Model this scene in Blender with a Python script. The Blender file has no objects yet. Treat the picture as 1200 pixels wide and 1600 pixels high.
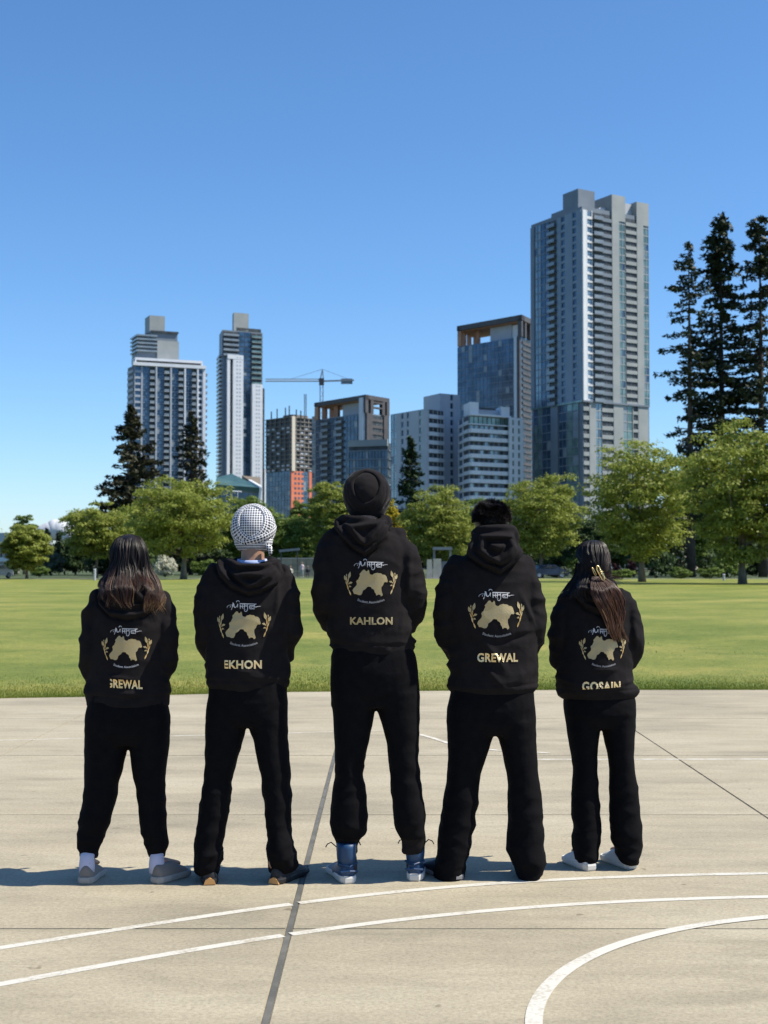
import bpy, bmesh, math, random
import numpy as np
from mathutils import Vector, Matrix, noise
from mathutils.bvhtree import BVHTree

# ------------------------------------------------------------------ camera, world, sun, exposure
SC = bpy.context.scene
COL = SC.collection
F_PX, CAM_H, PITCH = 2218.0, 1.48, math.atan(82 / 2218.0)
cam_d = bpy.data.cameras.new("camera")
cam_d.sensor_fit = 'VERTICAL'; cam_d.sensor_height = 36; cam_d.sensor_width = 27
cam_d.lens = F_PX / 1600 * 36
cam_d.clip_end = 20000
cam_d.dof.use_dof = True; cam_d.dof.focus_distance = 6.7; cam_d.dof.aperture_fstop = 6.3
cam = bpy.data.objects.new("camera", cam_d); COL.objects.link(cam)
cam.location = (0, 0, CAM_H); cam.rotation_euler = (math.pi / 2 + PITCH, 0, 0)
SC.camera = cam

SUN_EL, SUN_AZ = math.radians(53), math.radians(94)      # azimuth clockwise from the view direction (+Y)
w = bpy.data.worlds.new("World"); SC.world = w; w.use_nodes = True
nt = w.node_tree; nt.nodes.clear()
sky = nt.nodes.new('ShaderNodeTexSky'); sky.sky_type = 'NISHITA'; sky.sun_disc = False
sky.sun_elevation = SUN_EL; sky.sun_rotation = SUN_AZ
sky.altitude = 0; sky.air_density = 0.85; sky.dust_density = 0.4; sky.ozone_density = 7
bg = nt.nodes.new('ShaderNodeBackground'); bg.inputs[1].default_value = 0.122
wo = nt.nodes.new('ShaderNodeOutputWorld')
hs_ = nt.nodes.new('ShaderNodeHueSaturation'); hs_.inputs['Saturation'].default_value = 1.10; hs_.inputs['Hue'].default_value = .498; hs_.inputs['Value'].default_value = 1.08
nt.links.new(sky.outputs[0], hs_.inputs['Color']); nt.links.new(hs_.outputs[0], bg.inputs[0]); nt.links.new(bg.outputs[0], wo.inputs[0])
sd = bpy.data.lights.new("sun", 'SUN'); sd.energy = 5.0; sd.angle = math.radians(0.53); sd.color = (1.0, 0.93, 0.80)
sun = bpy.data.objects.new("sun", sd); COL.objects.link(sun)
sdir = Vector((math.sin(SUN_AZ) * math.cos(SUN_EL), math.cos(SUN_AZ) * math.cos(SUN_EL), math.sin(SUN_EL)))
sun.rotation_euler = (-sdir).to_track_quat('-Z', 'Y').to_euler(); sun.location = (30, -5, 40)
SC.view_settings.view_transform = 'Standard'; SC.view_settings.look = 'None'
SC.view_settings.gamma = 1; SC.view_settings.exposure = 0.45; SC.view_settings.use_curve_mapping = False
SC.render.engine = 'CYCLES'

# ------------------------------------------------------------------ helpers
cp, sp = math.cos(PITCH), math.sin(PITCH)
def slopes(px, py):
    u = (px - 600) / F_PX; v = (800 - py) / F_PX
    dy = cp - v * sp; dz = sp + v * cp
    return u / dy, dz / dy
def at(px, py, Y):                      # the point at distance Y seen at a place of the photograph
    a, b = slopes(px, py)
    return Vector((a * Y, Y, CAM_H + b * Y))
def ground(px, py):
    a, b = slopes(px, py); Y = -CAM_H / b
    return Vector((a * Y, Y, 0))

def node_mat(name):
    m = bpy.data.materials.new(name); m.use_nodes = True
    return m, m.node_tree, m.node_tree.nodes['Principled BSDF']
def mat(name, c, rough=.7, metal=0., c2=None, scale=4., detail=4., stretch=(1, 1, 1), bump=0., bscale=None, spec=.5,
        sheen=0., lo=.35, hi=.65, trans=0., aniso=0.):
    m, t, b = node_mat(name)
    b.inputs['Base Color'].default_value = (*c, 1); b.inputs['Roughness'].default_value = rough
    b.inputs['Metallic'].default_value = metal; b.inputs['Specular IOR Level'].default_value = spec
    b.inputs['Anisotropic'].default_value = aniso
    if sheen:
        b.inputs['Sheen Weight'].default_value = sheen; b.inputs['Sheen Roughness'].default_value = .5
    N, L = t.nodes.new, t.links.new
    if c2 or bump:
        g = N('ShaderNodeNewGeometry'); mp = N('ShaderNodeMapping'); mp.inputs['Scale'].default_value = stretch
        L(g.outputs['Position'], mp.inputs[0])
    if c2:
        n = N('ShaderNodeTexNoise'); n.inputs['Scale'].default_value = scale; n.inputs['Detail'].default_value = detail
        r = N('ShaderNodeValToRGB'); r.color_ramp.elements[0].position = lo; r.color_ramp.elements[1].position = hi
        r.color_ramp.elements[0].color = (*c, 1); r.color_ramp.elements[1].color = (*c2, 1)
        L(mp.outputs[0], n.inputs['Vector']); L(n.outputs[0], r.inputs[0]); L(r.outputs[0], b.inputs['Base Color'])
    if bump:
        n2 = N('ShaderNodeTexNoise'); n2.inputs['Scale'].default_value = bscale or scale * 8; n2.inputs['Detail'].default_value = 3
        bm_ = N('ShaderNodeBump'); bm_.inputs['Strength'].default_value = bump; bm_.inputs['Distance'].default_value = .01
        L(mp.outputs[0], n2.inputs['Vector']); L(n2.outputs[0], bm_.inputs['Height']); L(bm_.outputs[0], b.inputs['Normal'])
    if trans:
        tr = N('ShaderNodeBsdfTranslucent'); mx = N('ShaderNodeMixShader'); mx.inputs[0].default_value = trans
        out = t.nodes['Material Output']
        if c2: L(r.outputs[0], tr.inputs[0])
        else: tr.inputs[0].default_value = (*c, 1)
        L(b.outputs[0], mx.inputs[1]); L(tr.outputs[0], mx.inputs[2]); L(mx.outputs[0], out.inputs[0])
    return m

def tag(o, label=None, cat=None, group=None, kind=None):
    if label: o['label'] = label
    if cat: o['category'] = cat
    if group: o['group'] = group
    if kind: o['kind'] = kind
    return o
def link(name, me, m=None, parent=None, smooth=False):
    if m and not me.materials: me.materials.append(m)
    if smooth: me.polygons.foreach_set('use_smooth', np.ones(len(me.polygons), bool))
    o = bpy.data.objects.new(name, me); COL.objects.link(o)
    if parent: o.parent = parent
    return o
def empty(name, loc, rz=0.):
    o = bpy.data.objects.new(name, None); o.empty_display_size = .3; COL.objects.link(o)
    o.location = loc; o.rotation_euler = (0, 0, rz); return o
def pymesh(name, V, F):
    me = bpy.data.meshes.new(name); me.from_pydata([tuple(v) for v in V], [], F); me.update(); return me
def fast(name, V, F):                   # V (n,3), F (m,k) arrays, all faces with k corners
    V = np.asarray(V, np.float32); F = np.asarray(F, np.int32); me = bpy.data.meshes.new(name)
    m, k = F.shape
    me.vertices.add(len(V)); me.vertices.foreach_set('co', V.ravel())
    me.loops.add(m * k); me.loops.foreach_set('vertex_index', F.ravel())
    me.polygons.add(m); me.polygons.foreach_set('loop_start', np.arange(0, m * k, k, dtype=np.int32))
    me.polygons.foreach_set('loop_total', np.full(m, k, np.int32))
    me.update(calc_edges=True); return me
def add_attr(me, name, vals):           # per-vertex float
    a = me.attributes.new(name, 'FLOAT', 'POINT'); a.data.foreach_set('value', np.asarray(vals, np.float32))

class MB:                               # collects shapes into one mesh
    def __init__(s): s.V = []; s.F = []
    def add(s, V, F):
        n = len(s.V); s.V += [tuple(v) for v in V]; s.F += [[i + n for i in f] for f in F]; return s
    def box(s, a, b):
        x0, y0, z0 = a; x1, y1, z1 = b
        V = [(x0, y0, z0), (x1, y0, z0), (x1, y1, z0), (x0, y1, z0), (x0, y0, z1), (x1, y0, z1), (x1, y1, z1), (x0, y1, z1)]
        return s.add(V, [(3, 2, 1, 0), (4, 5, 6, 7), (0, 1, 5, 4), (1, 2, 6, 5), (2, 3, 7, 6), (3, 0, 4, 7)])
    def bar(s, p, q, r, up=(0, 0, 1)):
        p, q = Vector(p), Vector(q); d = (q - p).normalized()
        u = d.cross(Vector(up)); u = u.normalized() if u.length > 1e-4 else Vector((1, 0, 0)); v = d.cross(u)
        V = [e + a * r * u + b * r * v for e in (p, q) for a, b in ((-1, -1), (1, -1), (1, 1), (-1, 1))]
        return s.add(V, [(3, 2, 1, 0), (4, 5, 6, 7), (0, 1, 5, 4), (1, 2, 6, 5), (2, 3, 7, 6), (3, 0, 4, 7)])
    def tube(s, P, R, n=8, flat=1.0, up=(0, 0, 1), cap=True):   # R radii; flat squashes the section along v
        P = [Vector(p) for p in P]; rings = []; u = None
        for i, p in enumerate(P):
            d = (P[min(i + 1, len(P) - 1)] - P[max(i - 1, 0)]).normalized()
            if u is None:
                u = d.cross(Vector(up)); u = u.normalized() if u.length > 1e-3 else Vector((1, 0, 0))
            else:
                u = (u - d * u.dot(d)).normalized()
            v = d.cross(u); r = R[i] if hasattr(R, '__len__') else R
            ra, rb = r if hasattr(r, '__len__') else (r, r * flat)
            rings.append([p + u * ra * math.cos(2 * math.pi * k / n) + v * rb * math.sin(2 * math.pi * k / n) for k in range(n)])
        return s.loft(rings, cap)
    def loft(s, rings, cap=True):
        n = len(rings[0]); V = [v for r in rings for v in r]; F = []
        for i in range(len(rings) - 1):
            for k in range(n):
                a = i * n + k; b = i * n + (k + 1) % n; F.append((a, b, b + n, a + n))
        if cap:
            F.append(tuple(range(n))[::-1]); F.append(tuple((len(rings) - 1) * n + k for k in range(n)))
        return s.add(V, F)
    def ball(s, c, r, n=12, m=8):
        c = Vector(c); r = Vector(r) if hasattr(r, '__len__') else Vector((r, r, r)); rings = []
        for i in range(1, m):
            th = math.pi * i / m
            rings.append([c + Vector((r.x * math.sin(th) * math.cos(2 * math.pi * k / n), r.y * math.sin(th) * math.sin(2 * math.pi * k / n), -r.z * math.cos(th))) for k in range(n)])
        return s.loft(rings)
    def mesh(s, name): return pymesh(name, s.V, s.F)
    def build(s, name, m, parent=None, smooth=False):
        me = s.mesh(name); bm = bmesh.new(); bm.from_mesh(me); bmesh.ops.recalc_face_normals(bm, faces=bm.faces); bm.to_mesh(me); bm.free()
        return link(name, me, m, parent, smooth)
def struct(o): o['kind'] = 'structure'; return o

# ------------------------------------------------------------------ ground, plaza, lawn
def concrete_mat(name, dark=1.0):
    m, t, b = node_mat(name); N, L = t.nodes.new, t.links.new
    g = N('ShaderNodeNewGeometry')
    def nz(scale, st, det=5, rough=.6):
        mp = N('ShaderNodeMapping'); mp.inputs['Scale'].default_value = st; L(g.outputs['Position'], mp.inputs[0])
        n = N('ShaderNodeTexNoise'); n.inputs['Scale'].default_value = scale; n.inputs['Detail'].default_value = det
        n.inputs['Roughness'].default_value = rough; L(mp.outputs[0], n.inputs['Vector']); return n.outputs[0]
    def ramp(x, *st):
        r = N('ShaderNodeValToRGB'); e = r.color_ramp.elements
        e[0].position, e[0].color = st[0][0], (*st[0][1], 1); e[1].position, e[1].color = st[-1][0], (*st[-1][1], 1)
        for p, c in st[1:-1]: k = e.new(p); k.color = (*c, 1)
        L(x, r.inputs[0]); return r.outputs[0]
    def mul(a, c, f=1.):
        x = N('ShaderNodeMixRGB'); x.blend_type = 'MULTIPLY'; x.inputs[0].default_value = f; L(a, x.inputs[1]); L(c, x.inputs[2]); return x.outputs[0]
    d = dark
    base = ramp(nz(.8, (.6, 1.2, 1)), (.34, (.288 * d, .255 * d, .190 * d)), (.5, (.366 * d, .322 * d, .236 * d)), (.68, (.412 * d, .368 * d, .276 * d)))
    streak = ramp(nz(3., (.6, 2.2, 1), 7, .7), (.33, (.89, .89, .885)), (.55, (1, 1, 1)), (.75, (1.08, 1.08, 1.07)))
    blot = ramp(nz(1.1, (1, 2.6, 1), 6, .65), (.30, (.80, .80, .795)), (.46, (1, 1, 1)), (.8, (1.05, 1.04, 1.02)))
    grain = ramp(nz(62, (1, 1, 1), 4, .85), (.3, (.66, .65, .63)), (.5, (1, 1, 1)), (.72, (1.24, 1.23, 1.2)))
    grit = ramp(nz(30, (1, 1.5, 1), 4, .7), (.3, (.90, .90, .89)), (.7, (1.07, 1.07, 1.06)))
    spots = ramp(nz(9, (1, 1, 1), 2, .5), (.235, (.62, .6, .58)), (.27, (1, 1, 1)))
    c = mul(mul(mul(mul(mul(base, streak), blot), grain), grit), spots)
    L(c, b.inputs['Base Color']); b.inputs['Roughness'].default_value = .88; b.inputs['Specular IOR Level'].default_value = .3
    bp = N('ShaderNodeBump'); bp.inputs['Strength'].default_value = .35; bp.inputs['Distance'].default_value = .004
    L(nz(120, (1, 1, 1), 4, .7), bp.inputs['Height']); L(bp.outputs[0], b.inputs['Normal'])
    return m
M = {}
M['concrete'] = concrete_mat('concrete')
M['joint'] = mat('joint_dirt', (.10, .095, .08), .95, c2=(.17, .16, .13), scale=14)
M['sealant'] = mat('grey_sealant', (.085, .085, .075), .8, c2=(.135, .13, .115), scale=9, detail=6, bump=.3, bscale=60)
def paint_mat():
    m, t, b = node_mat('court_paint'); N, L = t.nodes.new, t.links.new
    g = N('ShaderNodeNewGeometry'); n = N('ShaderNodeTexNoise'); n.inputs['Scale'].default_value = 60; n.inputs['Detail'].default_value = 6
    L(g.outputs['Position'], n.inputs['Vector'])
    n2 = N('ShaderNodeTexNoise'); n2.inputs['Scale'].default_value = 5; n2.inputs['Detail'].default_value = 5; L(g.outputs['Position'], n2.inputs['Vector'])
    a = N('ShaderNodeMath'); a.operation = 'ADD'; L(n.outputs[0], a.inputs[0]); L(n2.outputs[0], a.inputs[1])
    r = N('ShaderNodeValToRGB'); r.color_ramp.elements[0].position = .36 * 2 * .5; r.color_ramp.elements[0].color = (.40, .36, .28, 1)
    r.color_ramp.elements[1].position = .50; r.color_ramp.elements[1].color = (.56, .54, .48, 1)
    h = N('ShaderNodeMath'); h.operation = 'MULTIPLY'; h.inputs[1].default_value = .5; L(a.outputs[0], h.inputs[0])
    L(h.outputs[0], r.inputs[0]); L(r.outputs[0], b.inputs['Base Color']); b.inputs['Roughness'].default_value = .75
    return m
M['paint'] = paint_mat()
def worn_mat():
    m = mat('worn_paint', (.47, .43, .35), .85, c2=(.62, .60, .53), scale=11, detail=7, lo=.42, hi=.6); return m
M['worn'] = worn_mat()

def grass_mat(name, blade=False):
    m, t, b = node_mat(name); N, L = t.nodes.new, t.links.new
    g = N('ShaderNodeNewGeometry')
    def nz(scale, st, det=4, rough=.6):
        mp = N('ShaderNodeMapping'); mp.inputs['Scale'].default_value = st; L(g.outputs['Position'], mp.inputs[0])
        n = N('ShaderNodeTexNoise'); n.inputs['Scale'].default_value = scale; n.inputs['Detail'].default_value = det
        n.inputs['Roughness'].default_value = rough; L(mp.outputs[0], n.inputs['Vector']); return n.outputs[0]
    def ramp(x, *st):
        r = N('ShaderNodeValToRGB'); e = r.color_ramp.elements
        e[0].position, e[0].color = st[0][0], (*st[0][1], 1); e[1].position, e[1].color = st[-1][0], (*st[-1][1], 1)
        for p, c in st[1:-1]: k = e.new(p); k.color = (*c, 1)
        L(x, r.inputs[0]); return r.outputs[0]
    def mul(a, c, f=1.):
        x = N('ShaderNodeMixRGB'); x.blend_type = 'MULTIPLY'; x.inputs[0].default_value = f; L(a, x.inputs[1]); L(c, x.inputs[2]); return x.outputs[0]
    base = ramp(nz(.22, (1, 1, 1), 6), (.36, (.140, .178, .024)), (.5, (.195, .220, .038)), (.66, (.275, .265, .060)))
    # mowing stripes: rings round a far centre, as a mower leaves them on a curved field
    sub = N('ShaderNodeVectorMath'); sub.operation = 'SUBTRACT'; sub.inputs[1].default_value = (-62, 150, 0); L(g.outputs['Position'], sub.inputs[0])
    ln = N('ShaderNodeVectorMath'); ln.operation = 'LENGTH'; L(sub.outputs[0], ln.inputs[0])
    wv = N('ShaderNodeMath'); wv.operation = 'MULTIPLY'; wv.inputs[1].default_value = 2 * math.pi / 5.2; L(ln.outputs['Value'], wv.inputs[0])
    ad = N('ShaderNodeMath'); ad.operation = 'MULTIPLY_ADD'; ad.inputs[1].default_value = 5.; L(nz(.12, (1, 1, 1), 2), ad.inputs[0]); L(wv.outputs[0], ad.inputs[2])
    sn = N('ShaderNodeMath'); sn.operation = 'SINE'; L(ad.outputs[0], sn.inputs[0])
    h = N('ShaderNodeMath'); h.operation = 'MULTIPLY_ADD'; h.inputs[1].default_value = .5; h.inputs[2].default_value = .5; L(sn.outputs[0], h.inputs[0])
    stripe = ramp(h.outputs[0], (.25, (.92, .95, .91)), (.75, (1.09, 1.06, 1.11)))
    clump = ramp(nz(1.7, (1, .8, 1), 6, .75), (.3, (.64, .76, .62)), (.5, (1, 1, 1)), (.72, (1.22, 1.12, 1.15)))
    fine = ramp(nz(17, (1, .6, 1), 4, .8), (.3, (.55, .64, .48)), (.7, (1.4, 1.3, 1.45)))
    dry = ramp(nz(4.2, (1, .7, 1), 5, .7), (.58, (1, 1, 1)), (.72, (1.28, 1.02, 1.15)))
    c = mul(mul(mul(base, stripe), clump), dry)
    if not blade: c = mul(c, fine)
    L(c, b.inputs['Base Color']); b.inputs['Roughness'].default_value = .7; b.inputs['Specular IOR Level'].default_value = .25
    if blade:
        out = t.nodes['Material Output']; tr = N('ShaderNodeBsdfTranslucent'); mx = N('ShaderNodeMixShader'); mx.inputs[0].default_value = .35
        L(c, tr.inputs[0]); L(b.outputs[0], mx.inputs[1]); L(tr.outputs[0], mx.inputs[2]); L(mx.outputs[0], out.inputs[0])
    else:
        bp = N('ShaderNodeBump'); bp.inputs['Strength'].default_value = .8; bp.inputs['Distance'].default_value = .05
        L(nz(14, (1, .7, 1), 5, .8), bp.inputs['Height']); L(bp.outputs[0], b.inputs['Normal'])
    return m
M['lawn'] = grass_mat('lawn_grass'); M['blade'] = grass_mat('grass_blade', True)
M['soil'] = mat('field_ground', (.06, .075, .03), .95, c2=(.10, .11, .045), scale=.05)

g = pymesh('ground', [(-6000, -3000, -.16), (6000, -3000, -.16), (6000, 9000, -.16), (-6000, 9000, -.16)], [(0, 1, 2, 3)])
struct(link('ground', g, M['soil']))
EDGE = [(-30, 12.2), (-8.4, 14.85), (-4.25, 15.78), (-3.4, 15.93), (-1.04, 16.57), (2.12, 16.83), (4.53, 16.83), (10.1, 16.5), (30, 14.5)]
def edge_y(x):
    return float(np.interp(x, [e[0] for e in EDGE], [e[1] for e in EDGE]))
# lawn: one gently rolling sheet from the plaza edge to the tree line
nx, ny = 121, 101; V = []; F = []
for j in range(ny):
    t = j / (ny - 1)
    for i in range(nx):
        x = -110 + 220 * i / (nx - 1) if j else 0
        s = i / (nx - 1) * 2 - 1; xe = math.copysign(abs(s) ** 1.8, s) * 110
        y0 = edge_y(xe) + .01; y = y0 + (146 - y0) * t ** 1.8
        z = -.012 + .05 * noise.noise(Vector((xe * .12, y * .12, 3))) * min(1, (y - y0) / 5)
        V.append((xe, y, z))
for j in range(ny - 1):
    for i in range(nx - 1): a = j * nx + i; F.append((a, a + 1, a + nx + 1, a + nx))
me = pymesh('lawn', V, F); lawn = struct(link('lawn', me, M['lawn'], smooth=True))
# planted ground behind the lawn, with a pale path
me = pymesh('planting_bed', [(-200, 146, -.02), (200, 146, -.02), (200, 330, -.02), (-200, 330, -.02)], [(0, 1, 2, 3)])
struct(link('planting_bed', me, mat('shaded_bed_soil', (.035, .055, .018), .95, c2=(.07, .10, .028), scale=.4)))  # ground colour darkened to stand for shade under the trees
me = pymesh('path', [(-200, 147.2, -.012), (200, 147.2, -.012), (200, 150.2, -.012), (-200, 150.2, -.012)], [(0, 1, 2, 3)])
struct(link('path', me, mat('pale_path', (.22, .205, .16), .9, c2=(.30, .28, .22), scale=.6)))
# grass blades along and beyond the plaza edge
rs = np.random.RandomState(3); n = 80000
x = rs.uniform(-7.2, 7.6, n); d = rs.exponential(1.0, n); d[: n // 5] = rs.uniform(-.03, .22, n // 5); d = np.minimum(d, 13)
y = np.interp(x, [e[0] for e in EDGE], [e[1] for e in EDGE]) + .02 + d
hgt = rs.uniform(.010, .026, n) * np.clip(1.1 - d * .12, .35, 1); hgt[: n // 5] *= rs.uniform(.4, .95, n // 5)
ang = rs.uniform(0, 2 * np.pi, n); lean = rs.uniform(-.6, .6, (n, 2)) * hgt[:, None]; lean[: n // 5, 1] -= .01
wd = .0035 + .003 * rs.rand(n) + d * .0006
V = np.zeros((n, 3, 3), np.float32)
V[:, 0] = np.c_[x - np.cos(ang) * wd, y - np.sin(ang) * wd, np.full(n, -.03)]
V[:, 1] = np.c_[x + np.cos(ang) * wd, y + np.sin(ang) * wd, np.full(n, -.03)]
V[:, 2] = np.c_[x + lean[:, 0], y + lean[:, 1], hgt - .005]
gr = link('grass', fast('grass', V.reshape(-1, 3), np.arange(3 * n).reshape(-1, 3)), M['blade']); gr['kind'] = 'stuff'
gr['label'] = 'short mown green grass at the edge of the lawn'

# plaza: a base with slabs laid on it, joints recessed
XS = [-8.3 - .02 + 2.625 * 0, -5.6, -2.965, -.385, 2.24, 4.86, 7.48, 10.1]
YS = [-4.75, -2.12, .5, 3.15, 5.83, 8.46, 11.08, 13.72, None]
base = MB()
top = [(e[0], e[1] - .004) for e in EDGE if -12 < e[0] < 12]; top = [(-12, edge_y(-12) - .004)] + top + [(12, edge_y(12) - .004)]
pts = [(12, -6), (-12, -6)] + top
nb = len(pts); Vb = [(p[0], p[1], -.05) for p in pts] + [(p[0], p[1], -.15) for p in pts]
plaza = struct(link('plaza', pymesh('plaza', Vb, [tuple(range(nb))[::-1], tuple(range(nb, 2 * nb))] + [(i, (i + 1) % nb, (i + 1) % nb + nb, i + nb) for i in range(nb)]), M['joint']))
def slab(poly, z=0., bev=.004):
    bm = bmesh.new(); vs = [bm.verts.new((p[0], p[1], z)) for p in poly]
    f = bm.faces.new(vs); bm.normal_update()
    if f.normal.z < 0: f.normal_flip()
    r = bmesh.ops.extrude_face_region(bm, geom=[f])
    for v in [q for q in r['geom'] if isinstance(q, bmesh.types.BMVert)]: v.co.z = z
    for v in vs: v.co.z = z - .06
    top_e = [e for e in bm.edges if all(abs(v.co.z - z) < 1e-5 for v in e.verts)]
    bmesh.ops.bevel(bm, geom=top_e, offset=bev, segments=2, affect='EDGES')
    bmesh.ops.recalc_face_normals(bm, faces=bm.faces)
    me = bpy.data.meshes.new('concrete_slab'); bm.to_mesh(me); bm.free(); return me
rnd = random.Random(5)
for i in range(len(XS) - 1):
    x0, x1 = XS[i], XS[i + 1]
    a0 = .0125 if abs(x0 + .385) < .01 else .003; a1 = .0125 if abs(x1 + .385) < .01 else .003
    for j in range(len(YS) - 1):
        y0 = YS[j] + .0028; xa, xb = x0 + a0, x1 - a1
        if YS[j + 1] is None:
            ts = [xb] + [e[0] for e in EDGE if xa < e[0] < xb][::-1] + [xa]
            poly = [(xa, y0), (xb, y0)] + [(q, edge_y(q) - .006) for q in ts]
        else:
            y1 = YS[j + 1] - .0028
            if x0 > 4: y1 -= 0
            poly = [(xa, y0), (xb, y0), (xb, y1), (xa, y1)]
        link('concrete_slab', slab(poly, rnd.uniform(-.0004, .0004)), M['concrete'], plaza)
m_ = MB(); m_.box((-.385 - .0115, -5, -.04), (-.385 + .0115, 16.6, -.0015)); m_.build('joint_sealant', M['sealant'], plaza)
# painted court lines
def ribbon(pts, wd, z=.0045):
    P = [Vector((p[0], p[1], 0)) for p in pts]; V = []; F = []
    for i, p in enumerate(P):
        d = (P[min(i + 1, len(P) - 1)] - P[max(i - 1, 0)]).normalized(); n_ = Vector((-d.y, d.x, 0))
        q = wd / 2 * (1 + .05 * noise.noise(p * 3))
        V += [(p + n_ * q) + Vector((0, 0, z)), (p - n_ * q) + Vector((0, 0, z))]
    for i in range(len(P) - 1): F.append((2 * i, 2 * i + 1, 2 * i + 3, 2 * i + 2))
    return V, F
def arc(c, r, a0, a1, n=60):
    return [(c[0] + r * math.cos(math.radians(a0 + (a1 - a0) * k / n)), c[1] + r * math.sin(math.radians(a0 + (a1 - a0) * k / n))) for k in range(n + 1)]
def line(name, pts, wd, m='paint', z=.0016):
    P_ = [tuple(p) for p in pts]; out_ = []
    for a_, b_ in zip(P_[:-1], P_[1:]):
        out_ += [(a_[0] + (b_[0] - a_[0]) * k / 8, a_[1] + (b_[1] - a_[1]) * k / 8) for k in range(8)]
    pts = out_ + [P_[-1]]
    for side in (-1, 1):                # split where the sealed joint crosses
        seg = [p for p in pts if (p[0] + .385) * side > .012]
        if len(seg) > 1:
            mb = MB(); mb.add(*ribbon(seg, wd, z)); mb.build(name, M[m], plaza)
A = [(-2.6, 4.5), (-1.483, 5.542), (-1.027, 5.842), (-0.55, 6.153), (-0.386, 6.26), (0.017, 6.475), (0.595, 6.655), (1.237, 6.80), (1.844, 6.87), (2.6, 6.89), (3.6, 6.78)]
B = [(-2.4, 4.05), (-1.355, 5.066), (-0.941, 5.357), (-0.505, 5.655), (-0.338, 5.77), (0.016, 5.955), (0.55, 6.153), (1.145, 6.31), (1.712, 6.388), (2.5, 6.40), (3.4, 6.27)]
def smooth_path(P, n=90):
    P = np.array(P); t = np.r_[0, np.cumsum(np.hypot(*np.diff(P, axis=0).T))]
    cx, cy = np.polyfit(t, P[:, 0], 6), np.polyfit(t, P[:, 1], 6); tt = np.linspace(0, t[-1], n)
    return list(zip(np.polyval(cx, tt), np.polyval(cy, tt)))
line('court_line', smooth_path(A), .050); line('court_line', smooth_path(B), .050)
line('court_line', arc((2.087, 4.475), 1.612, 40, 215, 90), .056, z=.0032)
line('court_line', [(-3.6 + .05 * k, 11.93 + .012 * k * .9) for k in range(78)], .034, 'worn')
line('court_line', [(.31, 12.42), (.42, 12.15), (.53, 11.82), (.68, 11.58), (.84, 11.4), (1.02, 11.3), (1.3, 11.2)], .05, 'worn', .0032)
line('court_line', [(1.1 + .1 * k, 10.84 + .001 * k) for k in range(40)], .045, 'worn')
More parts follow.
